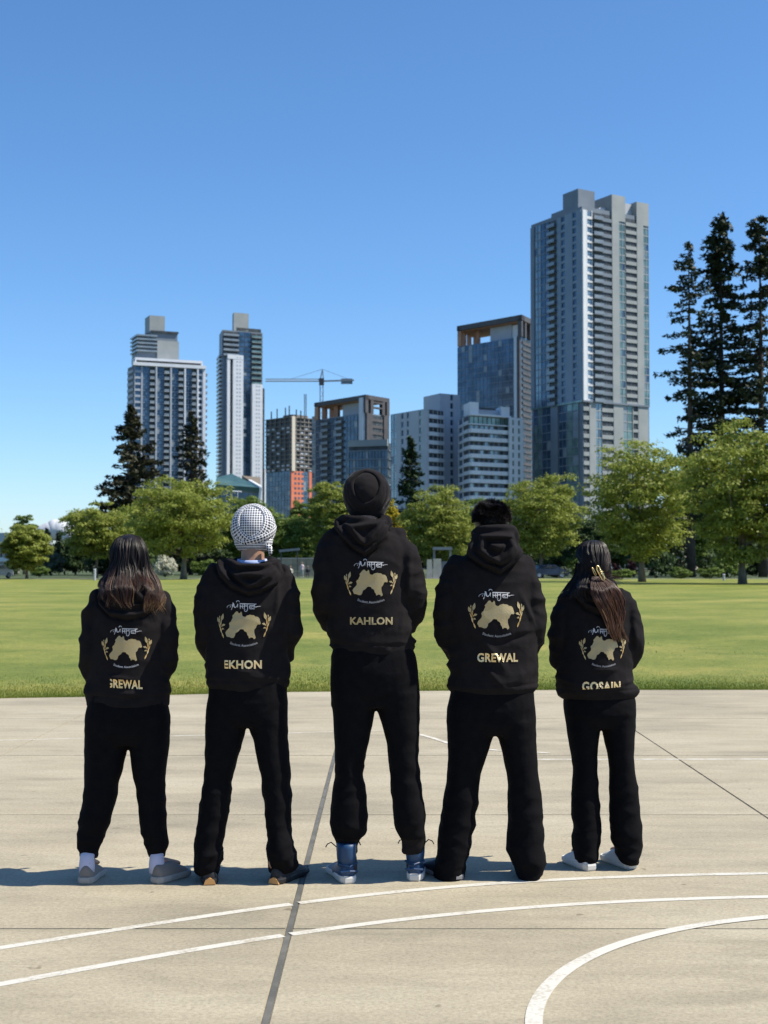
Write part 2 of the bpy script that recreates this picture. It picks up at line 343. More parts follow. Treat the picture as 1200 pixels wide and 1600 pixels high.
# ------------------------------------------------------------------ buildings
CUBE = {}
def unit_cube(m):
    if m.name not in CUBE:
        mb = MB(); mb.box((0, 0, 0), (1, 1, 1)); me = mb.mesh('piece'); me.materials.append(m); CUBE[m.name] = me
    return CUBE[m.name]
class Building:
    """a block seen at its near corner C; faces run from C to the left end L and to the right end R"""
    def __init__(s, name, label, C, L, R, topy, m, cat='building'):
        c = at(C[0], 880, C[1]); l = at(L[0], 880, L[1]); r = at(R[0], 880, R[1])
        s.C, s.L, s.R = [Vector((p.x, p.y, 0)) for p in (c, l, r)]
        s.H = at(C[0], topy, C[1]).z
        s.root = empty(name, s.C); tag(s.root, label, cat)
        if name == 'apartment_tower': s.root['group'] = 'apartment towers on the skyline'
        s.fr = {}
        for k, e in (('L', s.L), ('R', s.R)):
            d = (e - s.C); ln = d.length; d.normalize(); n = Vector((d.y, -d.x, 0))
            if n.y > 0: n = -n
            s.fr[k] = (d, n, ln)
        s.vol(0, s.fr['L'][2], 0, s.fr['R'][2], 0, s.H, m, 'wall')
    def vol(s, a0, a1, b0, b1, z0, z1, m, name):   # block in plan coordinates: a along left face, b along right face
        dl, dr = s.fr['L'][0], s.fr['R'][0]
        P = [dl * a + dr * b for a, b in ((a0, b0), (a0, b1), (a1, b1), (a1, b0))]
        V = [(p.x, p.y, z0) for p in P] + [(p.x, p.y, z1) for p in P]
        mb = MB(); mb.add(V, [(0, 1, 2, 3), (7, 6, 5, 4), (0, 4, 5, 1), (1, 5, 6, 2), (2, 6, 7, 3), (3, 7, 4, 0)])
        return mb.build(name, m, s.root)
    def u(s, k, px, e=0.):                         # metres along face k from the corner, where the photo column px meets it (e: set forward)
        d, n, ln = s.fr[k]; a = slopes(px, 880)[0]; o = s.C + n * e
        return (a * o.y - o.x) / (d.x - a * d.y)
    def z(s, k, px, py, e=0.):
        u = s.u(k, px, e); Y = s.C.y + s.fr[k][0].y * u + s.fr[k][1].y * e
        return at(px, py, Y).z
    def mtx(s, k, u0, u1, z0, z1, d0, d1):
        d, n, ln = s.fr[k]; o = d * u0 + n * d0; X = d * (u1 - u0); Yv = n * (d1 - d0)
        return Matrix(((X.x, Yv.x, 0, o.x), (X.y, Yv.y, 0, o.y), (0, 0, z1 - z0, z0), (0, 0, 0, 1)))
    def piece(s, k, u0, u1, z0, z1, d0, d1, m, name):
        o = bpy.data.objects.new(name, unit_cube(m)); COL.objects.link(o); o.parent = s.root
        o.matrix_local = s.mtx(k, u0, u1, z0, z1, d0, d1)
        # matrix_local keeps location/rotation/scale; faces are right-angled so nothing is lost
        return o
    def joined(s, k, L, m, name, stuff=True):
        V = []; F = []
        base = [(0, 0, 0), (1, 0, 0), (1, 1, 0), (0, 1, 0), (0, 0, 1), (1, 0, 1), (1, 1, 1), (0, 1, 1)]
        fs = [(3, 2, 1, 0), (4, 5, 6, 7), (0, 1, 5, 4), (1, 2, 6, 5), (2, 3, 7, 6), (3, 0, 4, 7)]
        for q in L:
            kk = k; 
            if isinstance(q[0], str): kk, q = q[0], q[1:]
            mt = s.mtx(kk, *q); n0 = len(V); V += [mt @ Vector(b) for b in base]; F += [[i + n0 for i in f] for f in fs]
        if not V: return None
        mb = MB(); mb.V = [tuple(v) for v in V]; mb.F = F
        o = mb.build(name, m, s.root)
        if stuff: o['kind'] = 'stuff'
        return o
B_ = {}
def glassy(name, c, c2, rough=.12, metal=.35, scale=.25):
    m = mat(name, c, rough, metal, c2=c2, scale=scale, detail=1, lo=.4, hi=.6, spec=.6); return m
B_['pale'] = mat('pale_grey_panel', (.38, .41, .455), .6, c2=(.44, .465, .50), scale=.15)
B_['grey'] = mat('grey_panel', (.26, .285, .285), .6, c2=(.31, .33, .325), scale=.2)
B_['slate'] = mat('slate_panel', (.145, .175, .21), .5, c2=(.18, .21, .245), scale=.2)
B_['white'] = mat('white_panel', (.66, .68, .70), .6, c2=(.72, .73, .74), scale=.3)
B_['offwhite'] = mat('offwhite_panel', (.60, .63, .68), .6, c2=(.66, .685, .72), scale=.3)
B_['brown'] = mat('brown_grey_frame', (.062, .058, .062), .6, c2=(.085, .08, .08), scale=.3)
B_['rust'] = mat('rust_column', (.40, .20, .12), .7, c2=(.48, .27, .17), scale=.4)
B_['orange'] = mat('orange_panel', (.55, .15, .075), .65, c2=(.62, .19, .10), scale=.4)
B_['raw'] = mat('raw_concrete', (.15, .14, .13), .85, c2=(.22, .205, .185), scale=.4)
B_['glass'] = glassy('dark_blue_glass', (.026, .060, .102), (.062, .115, .18))
B_['glassL'] = glassy('light_blue_glass', (.14, .21, .25), (.22, .29, .33), .15)
B_['glassG'] = glassy('green_glass', (.10, .17, .155), (.20, .28, .26), .15)
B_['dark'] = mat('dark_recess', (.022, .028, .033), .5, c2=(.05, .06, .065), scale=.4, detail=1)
B_['rail'] = mat('glass_balcony_rail', (.17, .21, .245), .2, c2=(.24, .275, .30), scale=.3, spec=.7)
B_['bluewall_shade'] = mat('blue_grey_cladding_and_shade', (.17, .23, .30), .5, c2=(.21, .27, .34), scale=.2)  # blue cladding; on the tallest tower's left face, grey wall painted as shaded
rb = random.Random(11)

def floors(z0, z1, n):
    h = (z1 - z0) / n; return [(z0 + i * h, h) for i in range(n)]
def column(b, k, x0, x1, fl, style, m1=None, m2=None, lim=[0]):
    """one vertical stack of storeys between photo columns x0 and x1"""
    u0, u1 = sorted((b.u(k, x0), b.u(k, x1)))
    J = []
    if style == 'wall':
        b.joined(k, [(u0, u1, fl[0][0], fl[-1][0] + fl[-1][1], -.2, .5)], m1, 'pier', False); 
        J = [(u0 - .0, u1 + .0, z - .04, z + .05, .2, .46) for z, h in fl]
    elif style == 'window':
        wall = []
        for z, h in fl:
            b.piece(k, u0 + .25, u1 - .25, z + h * .28, z + h * .93, -.1, .12, m2 or B_['glass'], 'window')
            wall.append((u0, u1, z - h * .07, z + h * .28, -.2, .42))
        wall += [(u0, u0 + .25, fl[0][0], fl[-1][0] + fl[-1][1], -.2, .44), (u1 - .25, u1, fl[0][0], fl[-1][0] + fl[-1][1], -.2, .44)]
        b.joined(k, wall, m1, 'spandrel')
    elif style == 'pane':                          # curtain wall, two panes a bay
        fr = []
        um = (u0 + u1) / 2
        for z, h in fl:
            b.piece(k, u0 + .1, um - .07, z + .3, z + h * .98, -.1, .14 + rb.uniform(0, .05), m2 if rb.random() < .8 else B_['rail'], 'window')
            b.piece(k, um + .07, u1 - .1, z + .3, z + h * .98, -.1, .14 + rb.uniform(0, .05), m2 if rb.random() < .8 else B_['glass'], 'window')
            fr.append((u0, u1, z - .05, z + .3, -.2, .26))
        fr += [(a - .06, a + .06, fl[0][0], fl[-1][0] + fl[-1][1], -.2, .3) for a in (u0 + .06, um, u1 - .06)]
        b.joined(k, fr, m1, 'mullion')
    elif style == 'balcony':
        dk = []
        for z, h in fl:
            o = b.piece(k, u0, u1, z - .12, z + .14, -.1, 1.45, m1, 'balcony_slab')
            b.piece(k, u0 + .05, u1 - .05, z + .17, z + 1.2, 1.33, 1.42, m2 or B_['rail'], 'balcony_rail')
            dk.append((u0 + .1, u0 + (u1 - u0) * .45, z + .2, z + h - .3, -.2, .1)); dk.append((u0 + (u1 - u0) * .52, u1 - .1, z + .2, z + h - .3, -.2, .1))
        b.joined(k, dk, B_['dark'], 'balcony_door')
    elif style == 'dark':                          # recessed loggia with solid rail
        dk = []
        for z, h in fl:
            um = u0 + (u1 - u0) * .5
            b.piece(k, u0, u1, z - .15, z + h * .40, -.1, .42, m1, 'parapet')
            dk += [(u0 + .2, um - .15, z + h * .40, z + h - .2, -.2, .06), (um + .15, u1 - .2, z + h * .40, z + h - .2, -.2, .06)]
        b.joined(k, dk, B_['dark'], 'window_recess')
    if J: b.joined(k, J, B_['dark'], 'panel_joint')

# --- the tallest tower, right of centre
b = Building('apartment_tower', 'tallest grey glass tower with a white vertical stripe down its corner, right of centre', (912, 475), (832, 502), (1016, 492), 322, B_['slate'])
zs = b.z('R', 917, 627); zt = b.H - 1.2
up = floors(zs, zt, 24); lo = floors(zs - 17 * 3.05, zs, 17)
for x0, x1, st, a, c in ((832.5, 838, 'wall', B_['slate'], None), (838, 848, 'pane', B_['slate'], B_['glassL']), (848, 861, 'pane', B_['slate'], B_['glass']), (861, 873, 'balcony', B_['slate'], B_['rail']),
                         (874, 880, 'wall', B_['bluewall_shade'], None), (880, 887, 'window', B_['bluewall_shade'], B_['glass']), (887, 898, 'wall', B_['bluewall_shade'], None),
                         (898, 905, 'window', B_['bluewall_shade'], B_['glass']), (905, 911.5, 'wall', B_['bluewall_shade'], None)):
    column(b, 'L', x0, x1, up, st, a, c)  # face away from the sun: grey walls given darker blue colours for shade
for x0, x1, st, a, c in ((912, 917.5, 'wall', B_['white'], None), (918, 927, 'window', B_['white'], B_['glassL']), (927, 942, 'balcony', B_['slate'], B_['rail']), (942, 958, 'dark', B_['slate'], None),
                         (958, 969, 'wall', B_['grey'], None), (969, 979, 'pane', B_['grey'], B_['glassG']), (980, 997, 'dark', B_['grey'], None),
                         (997, 1007, 'wall', B_['grey'], None), (1007, 1016, 'pane', B_['grey'], B_['glassG'])):
    column(b, 'R', x0, x1, up, st, a, c)
for x0, x1, st, a, c in ((836, 849, 'pane', B_['slate'], B_['glassG']), (849, 863, 'pane', B_['slate'], B_['glass']), (863, 874, 'wall', B_['slate'], None),
                         (875, 887, 'pane', B_['slate'], B_['glass']), (887, 906, 'pane', B_['slate'], B_['glassG'])):
    column(b, 'L', x0, x1, lo, st, a, c)  # lower storeys of this face: shade put into the wall colour too
for x0, x1, st, a, c in ((912, 921, 'dark', B_['grey'], None), (921, 931, 'wall', B_['grey'], None), (931, 941, 'pane', B_['grey'], B_['glassL']), (941, 959, 'dark', B_['grey'], None),
                         (959, 974, 'wall', B_['grey'], None), (974, 989, 'pane', B_['grey'], B_['glassG']), (989, 998, 'window', B_['grey'], B_['dark']), (998, 1013, 'wall', B_['grey'], None)):
    column(b, 'R', x0, x1, lo, st, a, c)
b.joined('L', [(-.6, b.u('L', 834), zs - .35, zs + .25, -.2, .9)], B_['glassG'], 'ledge', False)
b.joined('R', [(-.6, b.u('R', 1014), zs - .35, zs + .25, -.2, .9)], B_['slate'], 'ledge', False)
uR = lambda x: b.u('R', x)
b.vol(4, 13, 1.5, 9, b.H, at(927, 296, 475).z + 1.5, B_['slate'], 'penthouse')
b.vol(13.5, 22, 3, 9, b.H, b.H + 2.5, B_['slate'], 'plant_room')
b.vol(-.5, 13, uR(958), uR(979), b.H - 3, b.z('R', 958, 304), B_['grey'], 'plant_room')
b.vol(2.0, 13, uR(979), uR(997), b.H - 2, b.z('R', 988, 316), B_['pale'], 'plant_room')
b.vol(-.5, 13, uR(997), uR(1016), b.H - 3, b.z('R', 1010, 318), B_['grey'], 'plant_room')
b.vol(2.5, 5, 10, 12.5, b.H, b.H + 1.5, B_['white'], 'satellite_box')

# --- glass tower with open brown crown, left of the tallest
b = Building('apartment_tower', 'blue glass tower with an open brown rooftop frame beside the tallest tower', (815, 700), (717, 733), (840, 722), 526, B_['glass'])
fl = floors(b.H - 28 * 3.02, b.H - .3, 28)
xs = [716 + k * 11.6 for k in range(9)]
for i in range(8): column(b, 'L', xs[i], xs[i + 1], fl, 'pane', B_['slate'], B_['glass'])
b.joined('L', [(b.u('L', 807), b.u('L', 811), 20, b.H, -.2, 1.4)], B_['offwhite'], 'fin', False)
b.joined('L', [(0, b.u('L', 811), 20, b.H + .4, -.2, 1.0)], B_['brown'], 'frame_pier', False)
column(b, 'R', 817, 831, fl, 'dark', B_['brown'], None)
Ht = at(815, 492.5, 700).z; LL, RR = b.fr['L'][2], b.fr['R'][2]
b.vol(-1.2, LL + .5, -1.2, 3.2, Ht - 2.6, Ht, B_['brown'], 'crown_beam'); b.vol(-1.2, LL + .5, RR - 2, RR, Ht - 2.6, Ht, B_['brown'], 'crown_beam')
b.vol(-1.2, 1.8, -1.2, RR, Ht - 2.62, Ht + .02, B_['brown'], 'crown_beam'); b.vol(LL - 2, LL + .52, -1.2, RR, Ht - 2.62, Ht + .02, B_['brown'], 'crown_beam')
b.vol(0, LL, 0, RR, Ht - 2.9, Ht - 2.7, B_['rust'], 'crown_soffit')
for a in (-1.0, LL - 2.4): 
    for c in (-1.0, 4.5, 12, RR - 3): b.vol(a, a + 2.6, c, c + 2, b.H, Ht - 2.95, B_['rust'] if a > 0 else B_['brown'], 'crown_column')
b.vol(LL - 12, LL - 9.5, 6, 8, b.H, Ht - 2.95, B_['rust'], 'crown_column')
b.vol(8, 23, 4, 14, b.H, Ht - 2.95, B_['pale'], 'lift_core'); b.vol(3.2, 8, 4.5, 8, b.H, Ht - 3.4, B_['white'], 'plant_room')

# --- dark twin with the same kind of crown, centre
b = Building('apartment_tower', 'shorter glass block with an open brown rooftop frame, behind the man in the black turban', (571, 640), (493, 672), (607, 655), 645, B_['slate'])
fl = floors(b.H - 19 * 3.0, b.H - .3, 19)
xs = [493.5, 504, 515, 526, 537, 548, 559]
for i in range(6): column(b, 'L', xs[i], xs[i + 1], fl, 'balcony' if i in (1, 3) else 'pane', B_['slate'], B_['rail'] if i in (1, 3) else B_['glass'])
b.joined('L', [(b.u('L', 564), b.u('L', 570), 10, b.H + 7, -.2, 1.2)], B_['offwhite'], 'fin', False)
Ht = at(571, 617, 640).z; LL, RR = b.fr['L'][2], b.fr['R'][2]
uu = lambda x: b.u('R', x)
b.joined('R', [(0, uu(580), 0, b.H - .01, -.2, .8), (uu(598), uu(606), 0, b.H - .01, -.2, .8)], B_['brown'], 'frame_pier', False)
column(b, 'R', 581, 597, fl, 'dark', B_['brown'], None)
b.vol(-.8, LL + .5, -.8, 2.2, Ht - 1.9, Ht, B_['brown'], 'crown_beam'); b.vol(-.8, 2.2, -.82, RR, Ht - 1.92, Ht + .02, B_['brown'], 'crown_beam')
b.vol(LL - 2, LL + .52, -.8, RR, Ht - 1.92, Ht + .02, B_['brown'], 'crown_beam'); b.vol(0, LL, RR - 2, RR + .02, Ht - 1.9, Ht, B_['brown'], 'crown_beam')
b.vol(.2, LL - .2, .2, RR - .2, Ht - 2.1, Ht - 1.95, B_['rust'], 'crown_soffit')
for c in (-.7, uu(578), uu(596), RR - 2): b.vol(-.7, 1.6, c, c + 2.2, b.H, Ht - 1.95, B_['brown'], 'crown_column')
for z_ in (2.6, 4.9): b.vol(-.72, 1.0, uu(578), uu(598), b.H + z_, b.H + z_ + .7, B_['brown'], 'crown_rail')
for c in (-.7, 5, 11): b.vol(LL - 2.6, LL + .3, c, c + 1.8, b.H, Ht - 2.15, B_['rust'], 'crown_column')
b.vol(LL - 14, LL - 11, 4, 6, b.H, Ht - 2.15, B_['rust'], 'crown_column')
b.vol(9, 22, 4, 12, b.H, Ht - 2.15, B_['pale'], 'lift_core'); b.vol(4, 9, 4.5, 8, b.H, Ht - 2.6, B_['white'], 'plant_room')
# narrow pale glass end of the same street
b = Building('apartment_building', 'narrow pale blue glass block between the unfinished tower and the brown framed block', (494, 700), (487.5, 702), (497, 704), 650, B_['glassL'])
fl = floors(b.H - 20 * 3.1, b.H, 20)
column(b, 'L', 487.6, 494, fl, 'pane', B_['pale'], B_['glassL'])
# lower dark office in front
b = Building('office_building', 'low dark glass office with pale floor bands right behind the black turban', (606, 560), (545, 566), (612, 570), 691, B_['dark'])
fl = floors(b.H - 9 * 3.4, b.H, 9)
b.joined('L', [(0, b.fr['L'][2], z, z + .5, -.2, .5) for z, h in fl], B_['slate'], 'floor_band', True)
b.joined('L', [(0, b.fr['L'][2], b.H - 1.4, b.H + 1.2, -.3, .6)], B_['grey'], 'parapet', False)
for i in range(6): column(b, 'L', 546 + i * 10, 556 + i * 10, fl[:-1], 'pane', B_['dark'], B_['glass'])
b.joined('R', [(0, b.fr['R'][2], z, z + .5, -.2, .5) for z, h in fl], B_['slate'], 'floor_band', True)

# --- white and grey complex, centre right
b = Building('apartment_building', 'grey blue panelled apartment block with narrow window strips behind the dark fir', (669, 486), (611, 506), (694, 492), 638, B_['pale'])
fl = floors(b.H - 13 * 3.0, b.H - .2, 13)
for x0, x1, st, c in ((611.5, 621, 'pane', B_['glassL']), (621, 628, 'wall', None), (628, 633, 'window', B_['glass']), (633, 637, 'wall', None), (637, 641, 'window', B_['glass']),
                      (641, 656, 'wall', None), (656, 661, 'window', B_['glassG']), (661, 669, 'wall', None)):
    column(b, 'L', x0, x1, fl, st, B_['pale'], c)
column(b, 'R', 670, 684, fl, 'dark', B_['offwhite'], None); column(b, 'R', 684, 693.5, fl, 'dark', B_['pale'], None)
b = Building('apartment_building', 'brown grey lift core block with a dark vertical window strip beside the white banded block', (688, 505), (662, 516), (718, 510), 614.5, B_['pale'])
fl = floors(b.H - 15 * 3.0, b.H - .1, 15)
for x0, x1, st, c in ((688.5, 702, 'wall', None), (702, 708, 'window', B_['glass']), (708, 718, 'wall', None)): column(b, 'R', x0, x1, fl, st, B_['pale'], c)
b = Building('apartment_building', 'white apartment block with long horizontal balcony bands in the sun', (733, 480), (717, 496), (796, 489), 648, B_['slate'])
fl = floors(b.H - 11 * 2.87, b.H - .3, 11)
u0, u1 = b.u('R', 733), b.u('R', 795)
for z, h in fl[:-1]:
    for t in range(4):
        a0 = u0 + (u1 - u0) * t / 4; a1 = u0 + (u1 - u0) * (t + 1) / 4
        b.piece('R', a0 + .01, a1 - .05, z - .1, z + h * .44, -.1, 1.5, B_['white'], 'balcony')
        b.piece('R', a0 + .5, (a0 + a1) / 2 - .3, z + h * .44, z + h - .25, -.1, .1, B_['dark'] if rb.random() < .6 else B_['glassL'], 'window')
        b.piece('R', (a0 + a1) / 2 + .3, a1 - .5, z + h * .44, z + h - .25, -.1, .1, B_['dark'] if rb.random() < .5 else B_['glassL'], 'window')
z, h = fl[-1]
for t in range(9):
    a0 = u0 + (u1 - u0) * t / 9; b.piece('R', a0 + .2, a0 + (u1 - u0) / 9 - .2, z + .2, z + h - .3, -.1, .3, B_['glassG'], 'window')
b.joined('R', [(u0, u1, z - .2, z + .15, -.1, 1.4), (u0, u1, b.H - .3, b.H + .3, -.1, 1.6)], B_['white'], 'cornice', False)
column(b, 'L', 725, 732.5, fl, 'dark', B_['offwhite'], None); column(b, 'L', 718, 725, fl, 'window', B_['offwhite'], B_['glass'])
b.vol(-.5, 9, u0 + .3, b.u('R', 748), b.H, at(740, 629, 482).z, B_['white'], 'penthouse'); b.vol(-.5, 9, b.u('R', 783), u1 + .4, b.H, at(790, 636, 488).z, B_['white'], 'penthouse')
b.vol(3, 9, b.u('R', 748), b.u('R', 783), b.H, at(770, 639, 486).z, B_['offwhite'], 'penthouse')
b.vol(.5, .9, b.u('R', 750), b.u('R', 776), at(770, 641, 486).z, at(770, 638, 486).z, B_['dark'], 'roof_railing')
b = Building('apartment_building', 'slim white block with green glass strips and small balconies on its right edge', (796, 486), (790, 500), (817, 490), 652, B_['white'])
fl = floors(b.H - 12 * 2.87, b.H - .6, 12)
for x0, x1, st, c in ((796, 799, 'wall', None), (799, 803.5, 'window', B_['glassG']), (803.5, 808, 'wall', None), (808, 813, 'window', B_['glassG']), (813, 817, 'wall', None)): column(b, 'R', x0, x1, fl, st, B_['white'], c)
for z, h in fl:
    u = b.fr['R'][2]; b.piece('R', u, u + 1.1, z - .1, z + 1.0, -3.0, .3, B_['white'], 'balcony')

# --- left tower with the white grid
b = Building('apartment_tower', 'broad tower with a white grid facade and stepped grey penthouse, leftmost on the skyline', (207, 690), (197.5, 700), (319, 704), 571, B_['slate'])
nfl = 26; fl = floors(b.H - nfl * 3.0, b.H - .2, nfl)
bays = [(208, 219), (220, 241), (242, 264), (265, 286), (287, 306)]
pm = B_['offwhite']
for i, (x0, x1) in enumerate(bays):
    if i == 0: column(b, 'R', x0, x1, fl, 'window', B_['pale'], B_['glass'])
    else:
        xm = x0 + (x1 - x0) * .55
        column(b, 'R', x0 + 1, xm, fl, 'pane', B_['bluewall_shade'], B_['glass']); column(b, 'R', xm, x1 - 1, fl, 'balcony', B_['pale'], B_['rail'])
    b.joined('R', [(b.u('R', x1 - .6), b.u('R', x1 + 1.6), 20, b.H, -.2, 1.7 if i else .6)], B_['pale'] if i < 3 else B_['offwhite'], 'pier', False)
column(b, 'R', 308, 315, fl, 'window', B_['offwhite'], B_['glass'])
b.joined('R', [(b.u('R', 315), b.u('R', 319), 20, b.H, -.2, 1.2)], B_['offwhite'], 'pier', False)
column(b, 'L', 198, 206.5, fl, 'dark', B_['pale'], None)
b.joined('R', [(-.6, b.fr['R'][2], b.H - .01, b.H + 1.6, -1., 1.8)], B_['offwhite'], 'cornice', False)
zt = at(207, 558, 690).z
b.joined('R', [(b.u('R', 209), b.u('R', 315), zt - 1.2, zt, -8, .2), (b.u('R', 209), b.u('R', 211), b.H + 1.6, zt - 1.2, -8, .19), (b.u('R', 313), b.u('R', 315), b.H + 1.6, zt - 1.2, -8, .19)], B_['offwhite'], 'roof_frame', False)
b.joined('R', [(b.u('R', 212), b.u('R', 311), b.H + 1.6, zt - 1.2, -9, -5)], B_['grey'], 'plant_room', False)
for z, h in fl: u = b.fr['R'][2]; b.piece('R', u, u + 1.3, z - .1, z + 1.2, -8, -.3, B_['slate'], 'balcony')
Z = lambda y: b.z('R', 240, y, -10)
uq = lambda x: b.u('R', x, -10)
b.joined('R', [(uq(243), uq(277), zt - 4, Z(532), -22, -9)], B_['grey'], 'penthouse', False)
b.joined('R', [(uq(214), uq(243.5), zt - 4, Z(525), -24, -10)], B_['slate'], 'penthouse', False)
b.joined('R', [(uq(214) - 1, uq(243), Z(525 + 6 * i) - .5, Z(525 + 6 * i) + .3, -24, -8.8) for i in range(5)], B_['rail'], 'balcony_band')
b.joined('R', [(uq(234), uq(275), Z(532.5), Z(518), -23, -9.5)], B_['slate'], 'penthouse', False)
b.joined('R', [(uq(233), uq(276), Z(520), Z(517), -24, -8.6)], B_['dark'], 'roof_slab', False)
b.joined('R', [(uq(233), uq(257), Z(519), Z(492), -22, -12)], B_['grey'], 'lift_core', False)

# --- slender tower with white panels
b = Building('apartment_tower', 'slender dark tower with two tall white panels, second from the left on the skyline', (346, 830), (341, 850), (409, 842), 515, B_['slate'])
z1 = b.z('R', 370, 557); z2 = b.z('R', 398, 601); zu = b.H
fa = floors(z1, zu - .5, 5); fb = floors(z2, z1, 5); fc = floors(z2 - 34 * 3.05, z2, 34)
column(b, 'R', 346.5, 357, fa, 'balcony', B_['slate'], B_['rail']); column(b, 'R', 357, 371, fa, 'balcony', B_['slate'], B_['rail']); column(b, 'R', 371, 391, fa, 'pane', B_['dark'], B_['glass']); column(b, 'R', 391, 408, fa, 'balcony', B_['grey'], B_['glassG'])
column(b, 'R', 391, 408, floors(z2, z1, 5), 'balcony', B_['grey'], B_['glassG'])
for x0, x1, zz, dd in ((352, 356.5, z1, 2.0), (361, 377, z1, 2.2)):
    b.joined('R', [(b.u('R', x0), b.u('R', x1), 15, zz, -.2, dd)], B_['offwhite'], 'white_panel', False)
b.joined('R', [(b.u('R', 352), b.u('R', 377), z1 - 2, z1 + .5, -.2, 2.3)], B_['offwhite'], 'panel_cap', False)
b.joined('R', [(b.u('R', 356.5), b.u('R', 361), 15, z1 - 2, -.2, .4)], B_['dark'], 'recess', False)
b.joined('R', [(b.u('R', 391), b.u('R', 407), 15, z2, -.2, 2.4)], B_['offwhite'], 'white_panel', False)
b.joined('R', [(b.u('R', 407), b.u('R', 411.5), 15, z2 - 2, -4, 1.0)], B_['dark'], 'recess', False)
b.joined('R', [(b.u('R', 411.5), b.u('R', 413.5), 15, z2 - 50, -4, 1.4)], B_['offwhite'], 'pier', False)
column(b, 'R', 378, 390.5, floors(20, z1, 46), 'pane', B_['dark'], B_['glass'])
J = []
for z, h in floors(20, z1, 46):
    for x in (366.5, 371): J.append((b.u('R', x), b.u('R', x + 2), z + .8, z + 1.6, 2.1, 2.32))
for z, h in floors(20, z2, 38):
    for x in (397, 401): J.append((b.u('R', x), b.u('R', x + 1.8), z + .8, z + 1.6, 2.3, 2.52))
b.joined('R', J, B_['pale'], 'vent')
for z, h in floors(20, z2 + 18, 44): b.piece('L', -.2, b.fr['L'][2] * .9, z - .1, z + 1.1, -.1, 1.9, B_['rail'], 'balcony')
b.vol(1, 12, b.u('R', 368), b.u('R', 407), b.H, at(380, 510, 832).z, B_['dark'], 'plant_room')
b.vol(1, 9, b.u('R', 364), b.u('R', 387.5), b.H - 1, at(370, 487, 832).z, B_['grey'], 'lift_core')

# --- tower under construction
b = Building('unfinished_tower', 'unfinished concrete tower with orange panels on its lower floors, bare slabs above', (454, 880), (415.5, 900), (488, 893), 651, B_['dark'], 'building')
zc = b.z('R', 456, 736); n = 13; fl = floors(zc, b.H, n)
for z, h in fl:
    b.piece('L', -.3, b.fr['L'][2] + .3, z + h - .5, z + h, -1, .9, B_['raw'], 'floor_slab'); b.piece('R', -.9, b.fr['R'][2] + .3, z + h - .52, z + h + .02, -1, .9, B_['raw'], 'floor_slab')
J = []
for k, n_ in (('L', 6), ('R', 6)):
    for i in range(n_): u = b.fr[k][2] * i / (n_ - 1) * .96; J.append((k, u, u + .75, zc, b.H, -.3, .6))
b.joined('L', J, B_['raw'], 'column')
J = []
for k in 'LR':
    for z, h in fl[:-2]:
        for i in range(5):
            if rb.random() < .4: u = b.fr[k][2] * (i + .25) / 5; J.append((k, u, u + b.fr[k][2] / 9, z + .5, z + h - 1.0, -.2, .25))
b.joined('L', J, B_['offwhite'], 'weather_sheet')
b.joined('R', [(0, 2.6, zc, b.H + .3, -.2, 1.2)], mat('pale_core', (.55, .50, .42), .8), 'core_wall', False)
fl2 = floors(zc - 22 * 3.05, zc, 22)
for i in range(4): column(b, 'L', 416 + i * 9.5, 425.5 + i * 9.5, fl2, 'pane', B_['slate'], B_['glass'])
b.joined('R', [(0, b.u('R', 473), 10, zc, -.2, .5), (b.u('R', 482), b.fr['R'][2], 10, zc, -.2, .5)], B_['orange'], 'orange_cladding', False)
for z, h in fl2:
    for x in (459, 464.5, 470): u = b.u('R', x); b.piece('R', u, u + 1.5, z + .9, z + 2.3, .1, .62, B_['glass'], 'window')
column(b, 'R', 473.5, 482, fl2, 'pane', B_['slate'], B_['glass'])
for px, y in ((424, 646), (433, 642), (446, 640), (452, 637), (463, 643), (470, 645)):
    p = at(px, 651, 885); q = at(px, y - 3, 885)
    mb = MB(); o = p - b.C; mb.bar((o.x, o.y, b.H - 1), (o.x, o.y, q.z), .35); mb.build('rebar_post', B_['brown'], b.root)
b.vol(2, 12, 3, 16, b.H, b.H + 1.8, B_['raw'], 'core_wall')
mb = MB(); o = at(477, 650, 884) - b.C; zq = at(477, 616, 884).z
for dx, dy in ((-.5, -.5), (.5, -.5), (.5, .5), (-.5, .5)): mb.bar((o.x + dx, o.y + dy, b.H - 1), (o.x + dx, o.y + dy, zq), .22)
mb.build('hoist_mast', B_['brown'], b.root)

# --- tower crane
cr = empty('tower_crane', Vector((at(502, 880, 930).x, 930, 0))); tag(cr, 'pale tower crane with a long thin jib behind the unfinished tower', 'crane')
M['crane'] = mat('crane_steel', (.30, .31, .30), .6); sc = 930 / F_PX
zj = at(502, 597, 930).z; za = at(503, 577, 930).z
mb = MB()
for dx, dy in ((-1, -1), (1, -1), (1, 1), (-1, 1)): mb.bar((dx, dy, 0), (dx, dy, zj), .22)
for i in range(45):
    z0 = zj * i / 45; z1_ = zj * (i + 1) / 45; s_ = 1 if i % 2 else -1
    mb.bar((-s_, -1, z0), (s_, -1, z1_), .12); mb.bar((1, -s_, z0), (1, s_, z1_), .12)
mb.build('mast', M['crane'], cr)
mb = MB(); xl = (414 - 502) * sc; xr = (553 - 502) * sc
for dy, dz in ((-.7, 0), (.7, 0), (0, 1.5)): mb.bar((xl, dy, zj + dz + .5), (0, dy, zj + dz + .5), .2)
for i in range(24):
    x0 = xl * i / 24; x1 = xl * (i + 1) / 24; mb.bar((x0, -.7, zj + .5), ((x0 + x1) / 2, 0, zj + 2), .1); mb.bar(((x0 + x1) / 2, 0, zj + 2), (x1, -.7, zj + .5), .1)
mb.build('jib', M['crane'], cr)
